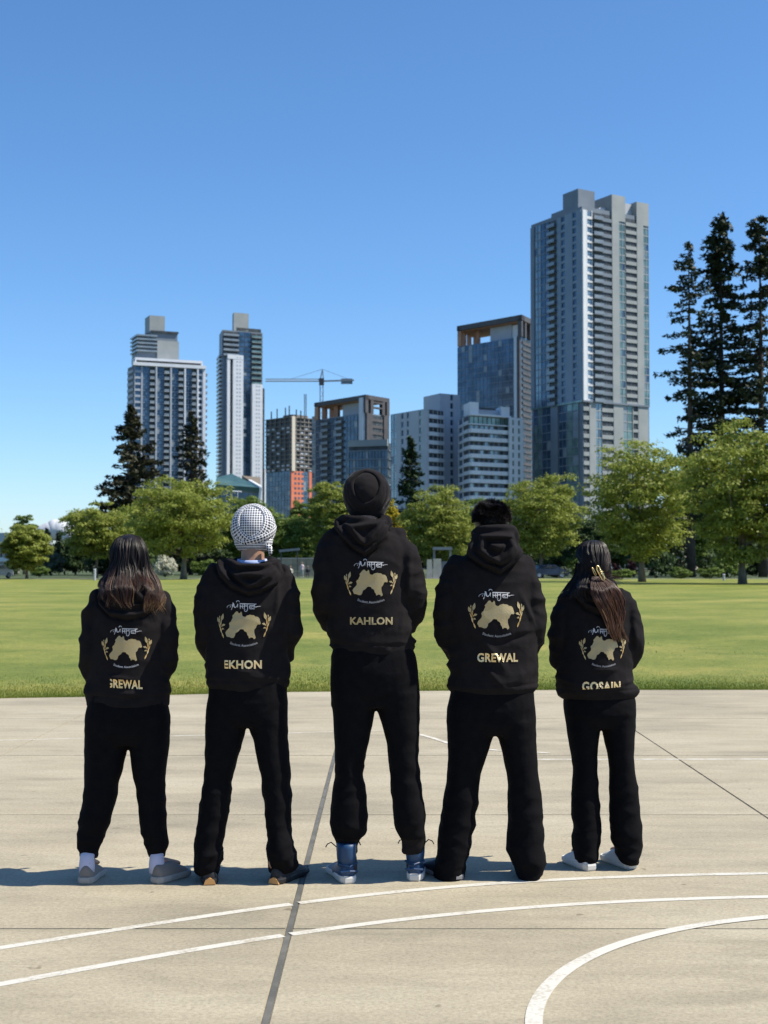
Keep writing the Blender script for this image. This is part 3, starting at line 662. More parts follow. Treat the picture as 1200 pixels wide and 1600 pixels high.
mb = MB(); mb.bar((0, -.7, zj + .6), (xr, -.7, zj + 1.2), .4); mb.bar((0, .7, zj + .6), (xr, .7, zj + 1.2), .4); mb.build('counter_jib', M['crane'], cr)
mb = MB(); mb.box((xr * .6, -1, zj - 1.2), (xr * .95, 1, zj + 2.2)); mb.build('counterweight', B_['slate'], cr)
mb = MB(); mb.box((-1.6, -1.6, zj - 2), (1.6, 1.6, zj + 2.4)); mb.build('slewing_cab', B_['brown'], cr)
mb = MB(); mb.bar((-.8, 0, zj + 2), (.6, 0, za), .35); mb.bar((1.2, 0, zj + 2), (.6, 0, za), .3); mb.bar((.6, 0, za), (xl * .55, 0, zj + 2), .1); mb.bar((.6, 0, za), (xr * .9, 0, zj + 1.4), .1)
mb.build('apex', M['crane'], cr)

# --- slanted glass pavilion
pv = empty('glass_pavilion', Vector((at(372, 880, 300).x, 300, 0))); tag(pv, 'low dark glass building with a sloping green glass roof and white edge', 'building')
def rel(px, py, Y): return at(px, py, Y) - pv.location
P = [rel(338, 745, 330), rel(360, 741, 330), rel(406, 762, 296), rel(400, 776, 290), rel(338, 771, 305)]
roofv = [rel(338, 746, 335), rel(362, 740, 335), rel(407, 762, 298), rel(338, 757, 300)]
mb = MB(); mb.add([v for v in roofv] + [v - Vector((0, 0, 1)) for v in roofv], [(0, 1, 2, 3), (7, 6, 5, 4), (0, 4, 5, 1), (1, 5, 6, 2), (2, 6, 7, 3), (3, 7, 4, 0)])
mb.build('roof', mat('green_reflection_glass', (.03, .075, .05), .35, c2=(.07, .14, .09), scale=.5), pv)  # sloping glass with its green reflection painted into the colour
w0, w1, w2 = rel(338, 757, 300.5), rel(406, 762, 298.5), rel(362, 741, 334)
for k in range(8):
    a = w0.lerp(w1, k / 8); c = w0.lerp(w1, (k + 1) / 8 - .012); mb = MB()
    mb.add([(a.x, a.y, 0), (c.x, c.y, 0), (c.x, c.y, c.z - 1.2), (a.x, a.y, a.z - 1.2), (a.x, a.y + .3, 0), (c.x, c.y + .3, 0), (c.x, c.y + .3, c.z - 1.2), (a.x, a.y + .3, a.z - 1.2)],
           [(0, 1, 2, 3), (7, 6, 5, 4), (0, 4, 5, 1), (1, 5, 6, 2), (2, 6, 7, 3), (3, 7, 4, 0)]); mb.build('pane', B_['glass'], pv)
mb = MB(); mb.bar(rel(390, 753, 316) + Vector((0, -.3, .2)), rel(408, 762, 297), .3); mb.bar(rel(408, 762, 297), rel(403, 800, 297), .25); mb.build('white_edge', B_['white'], pv)
v = [rel(378, 743, 345), rel(407, 746, 345), rel(407, 762, 300)]
mb = MB(); mb.add(v + [p - Vector((0, 0, 8)) for p in v], [(0, 1, 2), (5, 4, 3), (0, 3, 4, 1), (1, 4, 5, 2), (2, 5, 3, 0)]); mb.build('rear_roof', mat('brown_roof', (.16, .13, .09), .8), pv)
# --- low buildings at the left and right edges
b = Building('low_building', 'low flat roofed building with dark window bands at the far left edge', (24, 210), (-40, 214), (30, 225), 834, mat('tan_wall', (.36, .33, .29), .8))
b.joined('L', [(-.3, b.fr['L'][2], b.H - 1.6, b.H + .15, -.2, .8)], B_['pale'], 'roof_edge', False)
for i in range(8): b.piece('L', .8 + i * .98 * b.fr['L'][2] / 8 * .95, (i + 1) * b.fr['L'][2] / 8 * .95, b.H - 3.4, b.H - 1.8, -.1, .1, B_['dark'], 'window')
b.joined('L', [(0, b.fr['L'][2], b.H - 4.1, b.H - 3.5, -.2, .3), (0, b.fr['L'][2], b.H - 6.8, b.H - 6.2, -.2, .3)], B_['offwhite'], 'floor_band', False)
b.joined('L', [(0, b.fr['L'][2], b.H - 6.0, b.H - 5.0, -.2, .15)], B_['brown'], 'window_band', False)
b = Building('low_building', 'beige and brown building glimpsed behind the tall fir trunks at the right', (1068, 300), (1050, 306), (1092, 309), 738, mat('beige_wall', (.42, .36, .30), .8))
for i, (x0, x1) in enumerate(((1069, 1077), (1078, 1086))):
    for z, h in floors(b.H - 9, b.H - .5, 3): b.piece('R', b.u('R', x0), b.u('R', x1), z + .8, z + 2.3, -.1, .15, B_['dark'], 'window')
b.joined('R', [(0, b.fr['R'][2], b.H - 3.6, b.H - 2.9, -.2, .4)], B_['brown'], 'floor_band', False)
# small cloud low on the left
mb = MB(); rc = random.Random(4)
for i in range(22):
    t = rc.uniform(-1, 1); p = at(86 + 24 * t, 838 - 10 * (1 - t * t), 9000); mb.ball(p, (rc.uniform(50, 80), 60, rc.uniform(45, 70)), 24, 16)
cl = mb.build('cloud', mat('cloud_white', (.50, .52, .56), 1), None, True); struct(cl)
# ------------------------------------------------------------------ trees
def leaf_mat(name, c, c2, trans=.42):
    m, t, b = node_mat(name); N, L = t.nodes.new, t.links.new
    at_ = N('ShaderNodeAttribute'); at_.attribute_name = 'tone'
    r = N('ShaderNodeValToRGB'); r.color_ramp.elements[0].color = (*c, 1); r.color_ramp.elements[1].color = (*c2, 1)
    L(at_.outputs['Fac'], r.inputs[0]); L(r.outputs[0], b.inputs['Base Color']); b.inputs['Roughness'].default_value = .55; b.inputs['Specular IOR Level'].default_value = .25
    tr = N('ShaderNodeBsdfTranslucent'); L(r.outputs[0], tr.inputs[0]); mx = N('ShaderNodeMixShader'); mx.inputs[0].default_value = trans
    L(b.outputs[0], mx.inputs[1]); L(tr.outputs[0], mx.inputs[2]); L(mx.outputs[0], t.nodes['Material Output'].inputs[0]); return m
M['leaf'] = leaf_mat('spring_leaf', (.16, .205, .03), (.37, .40, .085))
M['leaf2'] = leaf_mat('mid_leaf', (.085, .14, .025), (.23, .31, .065))
M['leafy'] = leaf_mat('yellow_leaf', (.40, .34, .03), (.60, .50, .06))
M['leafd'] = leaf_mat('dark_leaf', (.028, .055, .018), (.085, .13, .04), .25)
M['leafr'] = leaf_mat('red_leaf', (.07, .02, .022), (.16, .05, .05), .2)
M['leafw'] = leaf_mat('blossom', (.45, .45, .33), (.75, .72, .58), .2)
M['leafg'] = leaf_mat('grey_leaf', (.055, .08, .045), (.11, .14, .085), .2)
M['needle'] = leaf_mat('fir_needle', (.014, .026, .015), (.048, .062, .028), .08)
M['needle2'] = leaf_mat('brown_fir_needle', (.020, .024, .010), (.065, .06, .028), .08)
M['needle3'] = leaf_mat('green_fir_needle', (.014, .032, .014), (.045, .075, .028), .08)
M['bark'] = mat('bark', (.10, .085, .065), .9, c2=(.19, .165, .13), scale=3, stretch=(1, 1, .3), bump=.5)
M['barkd'] = mat('dark_bark', (.035, .028, .022), .9, c2=(.07, .055, .045), scale=2, bump=.5)

def leaf_cards(P, Nrm, size, rs, asp=.62):
    n = len(P); Nrm = Nrm / np.maximum(np.linalg.norm(Nrm, axis=1, keepdims=True), 1e-6)
    a = rs.normal(size=(n, 3)); u = a - (a * Nrm).sum(1, keepdims=True) * Nrm; u /= np.linalg.norm(u, axis=1, keepdims=True)
    v = np.cross(Nrm, u); s = size * rs.uniform(.65, 1.35, (n, 1))
    u *= s; v *= s * asp
    V = np.stack([P - u, P - v * .9, P + u, P + v * .9], 1)       # leaf-like diamonds
    return V.reshape(-1, 3), np.arange(4 * n).reshape(-1, 4)
def crown_mesh(seed, rx, ry, rz, ncl, nl, size, cr, flat=.0, low=-1.):
    """clumps of leaves spread through an uneven ellipsoid centred on the origin"""
    rs = np.random.RandomState(seed); C = []
    while len(C) < ncl:
        p = rs.normal(size=3); p /= np.linalg.norm(p)
        rad = rs.uniform(.0, 1) ** .38
        bump = 1 + .20 * noise.noise(Vector(p * 1.7) + Vector((seed, 0, 0))) + .10 * noise.noise(Vector(p * 4) + Vector((seed, 3, 0)))
        q = p * rad * bump * (1 - cr / max(rx, rz) * .6)
        if q[2] < low: continue
        if q[2] < 0: q[:2] *= 1 - flat * abs(q[2])
        C.append(q * (rx, ry, rz))
    C = np.array(C); P = []; Nn = []; T = []
    for c in C:
        k = int(nl * rs.uniform(.6, 1.4)); d = rs.normal(size=(k, 3)); d /= np.linalg.norm(d, axis=1, keepdims=True)
        d[:, 2] = np.where(d[:, 2] < -.3, -d[:, 2] * .6, d[:, 2])
        r = cr * rs.uniform(.7, 1.25) * rs.uniform(.45, 1.05, (k, 1)); P.append(c + d * r * (1.15, 1.15, .72))
        Nn.append(d * .8 + rs.normal(size=(k, 3)) * .45 + (0, 0, .35)); T.append(np.clip(rs.normal(.45 + rs.uniform(-.15, .15), .2, k), 0, 1))
    P = np.concatenate(P); Nn = np.concatenate(Nn); T = np.concatenate(T)
    V, F = leaf_cards(P, Nn, size, rs); me = fast('crown', V, F); add_attr(me, 'tone', np.repeat(T, 4)); return me, C
def limbs(seed, h, r, C, cz, bark, parent, base=0.):
    rd = random.Random(seed); mb = MB(); top = cz + .25 * (h - cz)
    P = [Vector((0, 0, base))]
    for i in range(1, 7): P.append(Vector((rd.uniform(-.12, .12) * i * .4, rd.uniform(-.12, .12) * i * .4, base + (top - base) * i / 6)))
    mb.tube(P, [r * 1.35] + [r * (1 - .13 * i) for i in range(1, 7)], 10)
    idx = rd.sample(range(len(C)), min(16, len(C)))
    for i in idx:
        e = Vector(C[i]) + Vector((0, 0, cz)); k = rd.randint(2, 5); s = P[k]
        mid = s.lerp(e, .5) + Vector((0, 0, -.25)); mb.tube([s, mid, e], [r * .38, r * .2, r * .06], 6)
    return mb.build('trunk', bark, parent, True)
def broadleaf(px, basey, topy, hw, label, cat='tree', Y=None, seed=1, m='leaf', group='broadleaf trees along the far side of the lawn', dens=1.15, trunk_h=.08, size=.145, low=-.9, tr=1.):
    if Y is None: Y = ground(px, basey).y
    x = at(px, 880, Y).x; h = at(px, topy, Y).z; R = hw * Y / F_PX * 1.17
    root = empty('broadleaf_tree', (x, Y, 0)); tag(root, label, cat, group)
    tz = h * trunk_h; rz = (h - tz) / 2 * 1.03; cz = tz + rz * .97; cr = max(.5, min(1.0, R * .19))
    ncl = int(dens * 5.2 * R * R * rz / cr ** 3 * .26 + 26); nl = 92
    me, C = crown_mesh(seed, R, R * .95, rz, min(ncl, 290), nl, size, cr, .25, low)
    c = link('crown', me, M[m], root); c.location = (0, 0, cz)
    limbs(seed, h, max(.14, h * .022) * tr, C, cz, M['bark'], root); return root
SEEDS = iter(range(20, 200))
broadleaf(1160, 912, 655, 92, 'tall pale green maple at the far right beneath the fir trees', seed=31, dens=1.2)
broadleaf(1003, 909, 681, 84, 'large rounded green maple in front of the tallest tower', seed=32, dens=1.05)
broadleaf(845, 903, 738, 62, 'dense bright green maple between the short haired man and the tallest tower', seed=33, dens=1.3, trunk_h=.1)
broadleaf(686, 902, 760, 56, 'round green maple between the black turban and the short haired man', seed=34)
broadleaf(287, 905, 745, 82, 'widest low spreading green maple left of the checked turban', seed=35, trunk_h=.16, dens=1.15, tr=1.35)
broadleaf(150, 903, 782, 50, 'green maple behind the leftmost person below the dark spruce', seed=36, trunk_h=.18)
broadleaf(42, 904, 820, 36, 'small light green tree near the left edge of the lawn', seed=37, trunk_h=.12)
broadleaf(518, 900, 749, 40, 'upright green tree at the left shoulder of the man in the black turban', seed=38, trunk_h=.15)
broadleaf(1262, 912, 690, 70, 'green maple just beyond the right edge', seed=39)
broadleaf(-75, 905, 770, 60, 'green maple just beyond the left edge', seed=61)
broadleaf(-210, 905, 750, 70, 'large green maple well beyond the left edge', seed=62)
broadleaf(1420, 912, 690, 80, 'green maple well beyond the right edge', seed=63)
# second row, darker
row2 = 'trees in the second row behind the maples'
broadleaf(438, 893, 800, 44, 'mid green tree below the orange cladding of the unfinished tower', Y=185, seed=41, m='leaf2', trunk_h=.1, group=row2)
broadleaf(385, 895, 768, 40, 'mid green tree behind the checked turban below the glass pavilion', Y=200, seed=42, m='leaf2', trunk_h=.1, group=row2)
broadleaf(38, 893, 803, 20, 'thin taller tree top showing above the small tree at the left edge', Y=215, seed=43, m='leaf2', trunk_h=.1, group=row2, dens=.7)
broadleaf(752, 893, 778, 40, 'mid green tree behind the short haired man below the white banded block', Y=190, seed=44, m='leaf2', trunk_h=.1, group=row2)
broadleaf(594, 893, 790, 34, 'shadowy tree hidden by the head of the man in the black turban', Y=200, seed=45, m='leaf2', trunk_h=.1, group=row2)
broadleaf(925, 893, 800, 40, 'dark green tree behind the woman at the right', Y=190, seed=46, m='leafd', trunk_h=.06, group=row2)
broadleaf(1082, 893, 755, 36, 'dim green tree between the two big maples at the right', Y=190, seed=47, m='leaf2', trunk_h=.08, group=row2)
broadleaf(212, 893, 800, 40, 'dim green tree between the two left maples', Y=185, seed=48, m='leaf2', trunk_h=.08, group=row2)
broadleaf(473, 890, 780, 24, 'slim dark tree in front of the orange cladding', Y=205, seed=49, m='leaf2', trunk_h=.08, group=row2)

for i, (px, ty, hw, m, lab) in enumerate([
    (118, 838, 30, 'leafd', 'dark tree filling the gap right of the small cloud'), (180, 822, 40, 'leafd', 'dark tree low behind the long haired woman at the left'), (255, 815, 44, 'leafd', 'dark tree behind the left half of the widest maple'),
    (330, 812, 44, 'leafd', 'dark tree behind the right half of the widest maple'), (402, 826, 40, 'leafd', 'dark tree low right of the checked turban'), (560, 815, 40, 'leafd', 'dark tree low behind the black turban'),
    (650, 822, 42, 'leafd', 'dark tree behind the left half of the round maple'), (720, 818, 40, 'leafd', 'dark tree behind the right half of the round maple'), (800, 815, 44, 'leafd', 'dark tree behind the left half of the dense maple'),
    (880, 812, 44, 'leafd', 'dark tree behind the right half of the dense maple'), (965, 806, 46, 'leafd', 'dark tree behind the left half of the large rounded maple'), (1120, 800, 48, 'leafd', 'dark tree below the two right firs'), (1200, 800, 48, 'leafd', 'dark tree low at the right edge')]):
    broadleaf(px, 890, ty, hw, lab, Y=212, seed=80 + i, m=m, trunk_h=.03, group='dark trees filling the back of the park', dens=1.0, size=.24)

def conifer(px, topy, basey, hw, label, Y, seed, m='needle', sparse=.2, crown_base=.12, lean=0., shape=.8, group='tall conifers', name='conifer', low_w=1., card=.42, step=.62, ragged=.5, wide=1.5):
    rs = np.random.RandomState(seed); rd = random.Random(seed)
    x = at(px, 880, Y).x; h = at(px, topy, Y).z; R = hw * Y / F_PX * wide
    root = empty(name, (x, Y, 0)); tag(root, label, 'tree', group)
    mb = MB(); mb.tube([(lean * t * t * h * .03, 0, h * t) for t in np.linspace(0, .985, 9)], [max(.04, h * .0135 * (1 - t) ** .9) for t in np.linspace(0, .985, 9)], 8)
    P = []; Nn = []; T = []; z = h * crown_base; br = MB(); side_gap = rs.uniform(0, 6.28)
    while z < h * .99:
        t = (z / h - crown_base) / (1 - crown_base); prof = (1 - t) ** shape * (1 if t > .22 else low_w + (1 - low_w) * t / .22)
        for k in range(rd.randint(4, 6)):
            if rd.random() < sparse: continue
            a = rd.uniform(0, 2 * math.pi); Lb = max(.35, R * prof * rd.uniform(1 - ragged, 1 + ragged * .35)); zz = z + rd.uniform(-.3, .3)
            d = Vector((math.cos(a), math.sin(a), 0)); droop = rd.uniform(.1, .38)
            pts = [Vector((0, 0, zz)) + d * Lb * s + Vector((0, 0, Lb * (.14 * s - droop * s * s + .12 * s ** 4))) for s in (0, .35, .7, 1.)]
            br.tube(pts, [.05 + Lb * .012, .04 + Lb * .007, .03, .012], 4, cap=False)
            nn = max(6, int(Lb * 13)); s = rs.uniform(.12, 1.03, nn) ** .8
            c = np.array([[*(pts[0].lerp(pts[1], q / .35) if q < .35 else pts[1].lerp(pts[2], (q - .35) / .35) if q < .7 else pts[2].lerp(pts[3], (q - .7) / .3))] for q in np.minimum(s, 1)])
            spread = .34 * Lb * (1.05 - s) + .18; side = np.array([-d.y, d.x, 0])
            c = c + side * (rs.uniform(-1, 1, nn) * spread)[:, None] + np.array([0, 0, 1]) * (rs.uniform(-.42, .08, nn))[:, None]
            P.append(c); Nn.append(rs.normal(size=(nn, 3)) * .55 + (0, 0, .75)); T.append(np.clip(rs.normal(.4, .25, nn), 0, 1))
        z += step * rd.uniform(.7, 1.3) * (1 if t < .8 else .6)
    P = np.concatenate(P); Nn = np.concatenate(Nn); T = np.concatenate(T)
    V, F = leaf_cards(P, Nn, card, rs, .42); me = fast('crown', V, F); add_attr(me, 'tone', np.repeat(T, 4))
    link('crown', me, M[m], root); mb.build('trunk', M['barkd'], root, True); br.build('limbs', M['barkd'], root)
    return root
conifer(1080, 376, 880, 52, 'leftmost of the three tall dark firs at the right, thin and one sided', 165, 51, sparse=.42, crown_base=.16, shape=.42, ragged=.75, card=.34, wide=1.25)
conifer(1130, 330, 880, 52, 'tallest and densest of the three dark firs at the right', 168, 52, sparse=.16, crown_base=.14, shape=.5, ragged=.7, card=.40, step=.55)
conifer(1192, 332, 880, 44, 'dark fir cut by the right edge of the view', 166, 53, sparse=.3, crown_base=.14, shape=.42, ragged=.7, card=.38)
conifer(203, 633, 880, 62, 'wide brownish spruce left of the broad white grid tower', 190, 54, 'needle2', sparse=.12, crown_base=.1, shape=.72, ragged=.5, card=.42)
conifer(298, 642, 880, 40, 'narrow brownish spruce in front of the broad white grid tower', 200, 55, 'needle2', sparse=.2, crown_base=.1, shape=.7, card=.4)
conifer(641, 680, 880, 34, 'dark green fir in front of the grey blue panelled block', 200, 56, 'needle3', sparse=.08, crown_base=.1, shape=.75, card=.42)
conifer(611, 784, 880, 30, 'small golden yellow cypress right of the black turban', 168, 57, 'leafy', sparse=0., crown_base=.08, shape=.6, ragged=.2, card=.2, step=.22, group='small conifers', name='golden_cypress')
conifer(74, 824, 880, 14, 'small dark pointed conifer left of the cloud', 200, 58, 'needle3', sparse=0, shape=.8, ragged=.2, card=.25, step=.3, group='small conifers')
conifer(92, 830, 880, 12, 'small dark pointed conifer below the cloud', 205, 59, 'needle3', sparse=0, shape=.8, ragged=.2, card=.25, step=.3, group='small conifers')
conifer(1040, 800, 880, 40, 'dark bushy conifer behind the large rounded maple', 180, 60, 'needle3', sparse=0, shape=.5, ragged=.3, card=.3, step=.35, group='small conifers')

SH = {}
def shrub(px, basey, topy, hw, label, m='leafd', seed=1, Y=None, cat='shrub', group='shrubs in front of the trees'):
    if Y is None: Y = ground(px, basey).y
    x = at(px, 880, Y).x; h = at(px, topy, Y).z; R = hw * Y / F_PX
    root = empty('shrub', (x, Y, 0)); tag(root, label, cat, group)
    key = (m, seed % 3)
    if key not in SH:
        me, C = crown_mesh(seed % 3 + 70, 2, 1.6, 1.0, 60, 60, .12, .42, 0, -.8); me.materials.append(M[m]); SH[key] = me
    c = link('foliage', SH[key], None, root); c.location = (0, 0, h * .48); c.scale = (R / 2, R / 2, h / 1.95)
    mb = MB()
    for k in range(4): a = k * 1.6 + seed; mb.tube([(0.05 * math.cos(a), .05 * math.sin(a), -.1), (R * .4 * math.cos(a), R * .4 * math.sin(a), h * .6)], [.05, .02], 5)
    mb.build('stem', M['barkd'], root); return root
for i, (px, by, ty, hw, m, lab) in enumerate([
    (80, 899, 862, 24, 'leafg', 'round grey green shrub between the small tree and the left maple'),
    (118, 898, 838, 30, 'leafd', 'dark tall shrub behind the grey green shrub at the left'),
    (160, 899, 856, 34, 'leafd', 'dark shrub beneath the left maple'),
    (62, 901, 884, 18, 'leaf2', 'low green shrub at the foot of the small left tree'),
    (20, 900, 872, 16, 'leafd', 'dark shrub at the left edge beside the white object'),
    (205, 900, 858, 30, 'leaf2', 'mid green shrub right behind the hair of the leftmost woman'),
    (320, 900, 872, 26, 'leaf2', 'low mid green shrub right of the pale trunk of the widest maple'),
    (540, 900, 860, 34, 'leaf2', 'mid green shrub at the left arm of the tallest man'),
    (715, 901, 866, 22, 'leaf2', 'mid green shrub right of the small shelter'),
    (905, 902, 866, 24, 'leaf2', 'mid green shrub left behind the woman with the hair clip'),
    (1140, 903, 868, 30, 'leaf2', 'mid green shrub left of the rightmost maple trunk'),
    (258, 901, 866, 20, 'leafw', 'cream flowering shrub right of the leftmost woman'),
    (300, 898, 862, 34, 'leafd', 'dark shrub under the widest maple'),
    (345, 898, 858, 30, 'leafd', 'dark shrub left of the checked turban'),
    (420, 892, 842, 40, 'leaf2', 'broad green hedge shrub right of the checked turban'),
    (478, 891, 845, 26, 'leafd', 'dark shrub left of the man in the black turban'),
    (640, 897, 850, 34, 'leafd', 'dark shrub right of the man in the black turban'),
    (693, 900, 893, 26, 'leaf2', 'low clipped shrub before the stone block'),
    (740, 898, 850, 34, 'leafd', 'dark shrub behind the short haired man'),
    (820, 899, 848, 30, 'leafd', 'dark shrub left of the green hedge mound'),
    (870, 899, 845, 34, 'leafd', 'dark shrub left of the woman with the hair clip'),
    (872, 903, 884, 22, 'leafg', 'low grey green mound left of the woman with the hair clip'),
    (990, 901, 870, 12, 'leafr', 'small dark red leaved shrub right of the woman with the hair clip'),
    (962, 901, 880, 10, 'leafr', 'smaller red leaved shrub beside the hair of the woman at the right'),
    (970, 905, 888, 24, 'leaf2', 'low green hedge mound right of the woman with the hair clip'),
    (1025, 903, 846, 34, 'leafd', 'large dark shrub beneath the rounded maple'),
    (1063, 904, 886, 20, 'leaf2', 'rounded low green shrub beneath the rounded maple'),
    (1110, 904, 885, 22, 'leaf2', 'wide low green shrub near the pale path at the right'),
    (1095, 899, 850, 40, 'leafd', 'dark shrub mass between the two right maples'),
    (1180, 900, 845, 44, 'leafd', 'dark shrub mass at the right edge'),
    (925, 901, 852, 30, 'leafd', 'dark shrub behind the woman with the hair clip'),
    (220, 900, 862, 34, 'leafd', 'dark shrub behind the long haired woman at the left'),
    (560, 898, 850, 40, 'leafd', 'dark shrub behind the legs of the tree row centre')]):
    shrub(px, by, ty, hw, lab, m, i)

# low stone block, garden wall, signs, parked car, path lamp, people sitting far away
st_m = mat('pale_stone', (.33, .32, .29), .85, c2=(.42, .41, .37), scale=1.2, bump=.3)
def gate(px0, px1, topy, Y, label):
    x0, x1 = at(px0, 880, Y).x, at(px1, 880, Y).x; h = at(px0, topy, Y).z; w_ = x1 - x0
    r = empty('garden_shelter', ((x0 + x1) / 2, Y, 0)); tag(r, label, 'shelter')
    for sx in (-1, 1): mb = MB(); mb.box((sx * w_ * .42 - .12, -.12, 0), (sx * w_ * .42 + .12, .12, h - .3)); mb.build('post', B_['slate'], r)
    mb = MB(); mb.box((-w_ / 2, -1.2, h - .3), (w_ / 2, 1.2, h)); mb.build('roof', B_['slate'], r)
    mb = MB(); mb.box((-w_ * .3, .9, 0), (w_ * .3, 1.0, h * .55)); mb.build('back_panel', B_['slate'], r)
gate(676, 706, 855, 152, 'small grey shelter with stone posts seen between two hoodies')
for px, w_, t_, lab in ((671, 9, 874, 'pale narrow stone block left of the small shelter'), (683, 14, 873, 'grey stone block in front of the small shelter')):
    p = at(px, 880, 149); o_ = MB(); h = at(px, t_, 149).z; s_ = w_ / 2 * 149 / F_PX
    o_.add([(-s_, -.4, 0), (s_, -.4, 0), (s_, .4, 0), (-s_, .4, 0), (-s_ * .85, -.35, h), (s_ * .85, -.35, h), (s_ * .85, .35, h), (-s_ * .85, .35, h)], [(3, 2, 1, 0), (4, 5, 6, 7), (0, 1, 5, 4), (1, 2, 6, 5), (2, 3, 7, 6), (3, 0, 4, 7)])
    o = o_.build('stone_block', st_m); o.location = (p.x, 149, 0); tag(o, lab, 'stone', 'stone blocks beside the shelter')
# long retaining wall with courses
wx0, wx1 = at(436, 880, 175).x, at(500, 880, 175).x
wl = empty('garden_wall', ((wx0 + wx1) / 2, 175, 0)); tag(wl, 'tan block garden wall right of the checked turban at the back of the lawn', 'wall')
hw_ = (wx1 - wx0) / 2; wm = mat('tan_block', (.34, .27, .19), .9, c2=(.44, .37, .28), scale=.8)
for r_ in range(3):
    for k in range(6):
        mb = MB(); x0 = -hw_ + 2 * hw_ * k / 6 + (.3 if r_ % 2 else 0); mb.box((x0 + .02, -.2, r_ * .75 - .1), (x0 + 2 * hw_ / 6 - .02, .3, r_ * .75 + .61)); mb.build('stone', wm, wl)
mb = MB(); mb.box((-hw_ - .2, -.3, 2.13), (hw_ + .5, .4, 2.3)); mb.build('coping', st_m, wl)
# thin pale canopy beam
mb = MB(); a, c = at(436, 861, 170), at(468, 858, 170); mb.bar((0, 0, a.z), (c.x - a.x, 0, c.z), .14)
rt = empty('park_canopy', (a.x, 170, 0)); tag(rt, 'thin pale canopy beam among the trees right of the checked turban', 'canopy')
mb.build('beam', B_['slate'], rt)
for q in (.1, .9): mb = MB(); mb.bar(((c.x - a.x) * q, 0, 0), ((c.x - a.x) * q, 0, a.z), .06); mb.build('post', B_['brown'], rt)

# ---- far figures sitting by the wall
def far_person(px, footy, hh, top_m, leg_m, label, sit=False):
    g_ = ground(px, footy); s_ = hh
    mb = MB()
    if sit:
        mb.tube([(0, 0, .42), (0, .02, .62), (0, 0, .92), (0, 0, 1.06)], [(.17, .12), (.16, .11), (.19, .11), (.06, .06)], 10)
        for q in (-1, 1): mb.tube([(q * .09, 0, .47), (q * .12, -.42, .47), (q * .12, -.46, .08)], [.085, .065, .045], 8); mb.tube([(q * .2, 0, .92), (q * .25, -.05, .66), (q * .15, -.28, .55)], [.055, .045, .035], 8); mb.tube([(q * .12, -.42, .04), (q * .12, -.62, .04)], [.045, .035], 8)
        mb.ball((0, -.02, 1.22), (.085, .1, .12))
    else:
        mb.tube([(0, 0, .85), (0, 0, 1.1), (0, 0, 1.38), (0, 0, 1.5)], [(.16, .11), (.14, .1), (.2, .12), (.06, .06)], 10)
        for q in (-1, 1): mb.tube([(q * .08, 0, .9), (q * .1, 0, .5), (q * .1, .02, .08)], [.085, .06, .04], 8); mb.tube([(q * .2, 0, 1.38), (q * .24, 0, 1.1), (q * .24, -.04, .82)], [.055, .042, .03], 8); mb.tube([(q * .1, .04, .04), (q * .1, -.16, .03)], [.045, .035], 8)
        mb.ball((0, 0, 1.63), (.085, .1, .12))
    me = mb.mesh('person'); o = link('person', me, top_m, None, True); o.location = g_; o.scale = (s_,) * 3
    rm = o.modifiers.new('r', 'REMESH'); rm.mode = 'VOXEL'; rm.voxel_size = .03
    dg = bpy.context.evaluated_depsgraph_get(); me2 = bpy.data.meshes.new_from_object(o.evaluated_get(dg)); o.modifiers.clear(); o.data = me2
    me2.materials.clear(); me2.materials.append(M['skin_far']); me2.materials.append(top_m); me2.materials.append(leg_m)
    for p in me2.polygons:
        z = p.center.z; hd = 1.05 if sit else 1.5; bt = .5 if sit else .9
        p.material_index = 0 if z > hd else (1 if z > bt else 2); p.use_smooth = True
    tag(o, label, 'person', 'people far away by the garden wall')
M['skin_far'] = mat('far_skin', (.30, .17, .11), .6)
far_person(445, 903, 1.0, mat('far_white', (.7, .68, .66), .8), B_['dark'], 'tiny seated person in a pale top nearest the man in the checked turban', True)
far_person(454, 903, 1.0, mat('far_cream', (.62, .56, .48), .8), B_['slate'], 'tiny seated person in a cream top, second from the checked turban', True)
far_person(472, 902, 1.0, mat('far_pink', (.70, .55, .58), .8), mat('far_pale', (.45, .47, .44), .8), 'tiny standing person in a pink white top by the tan wall')
far_person(481, 903, 1.0, mat('far_black', (.02, .02, .03), .8), B_['dark'], 'tiny seated person in black beside the man in the black turban', True)

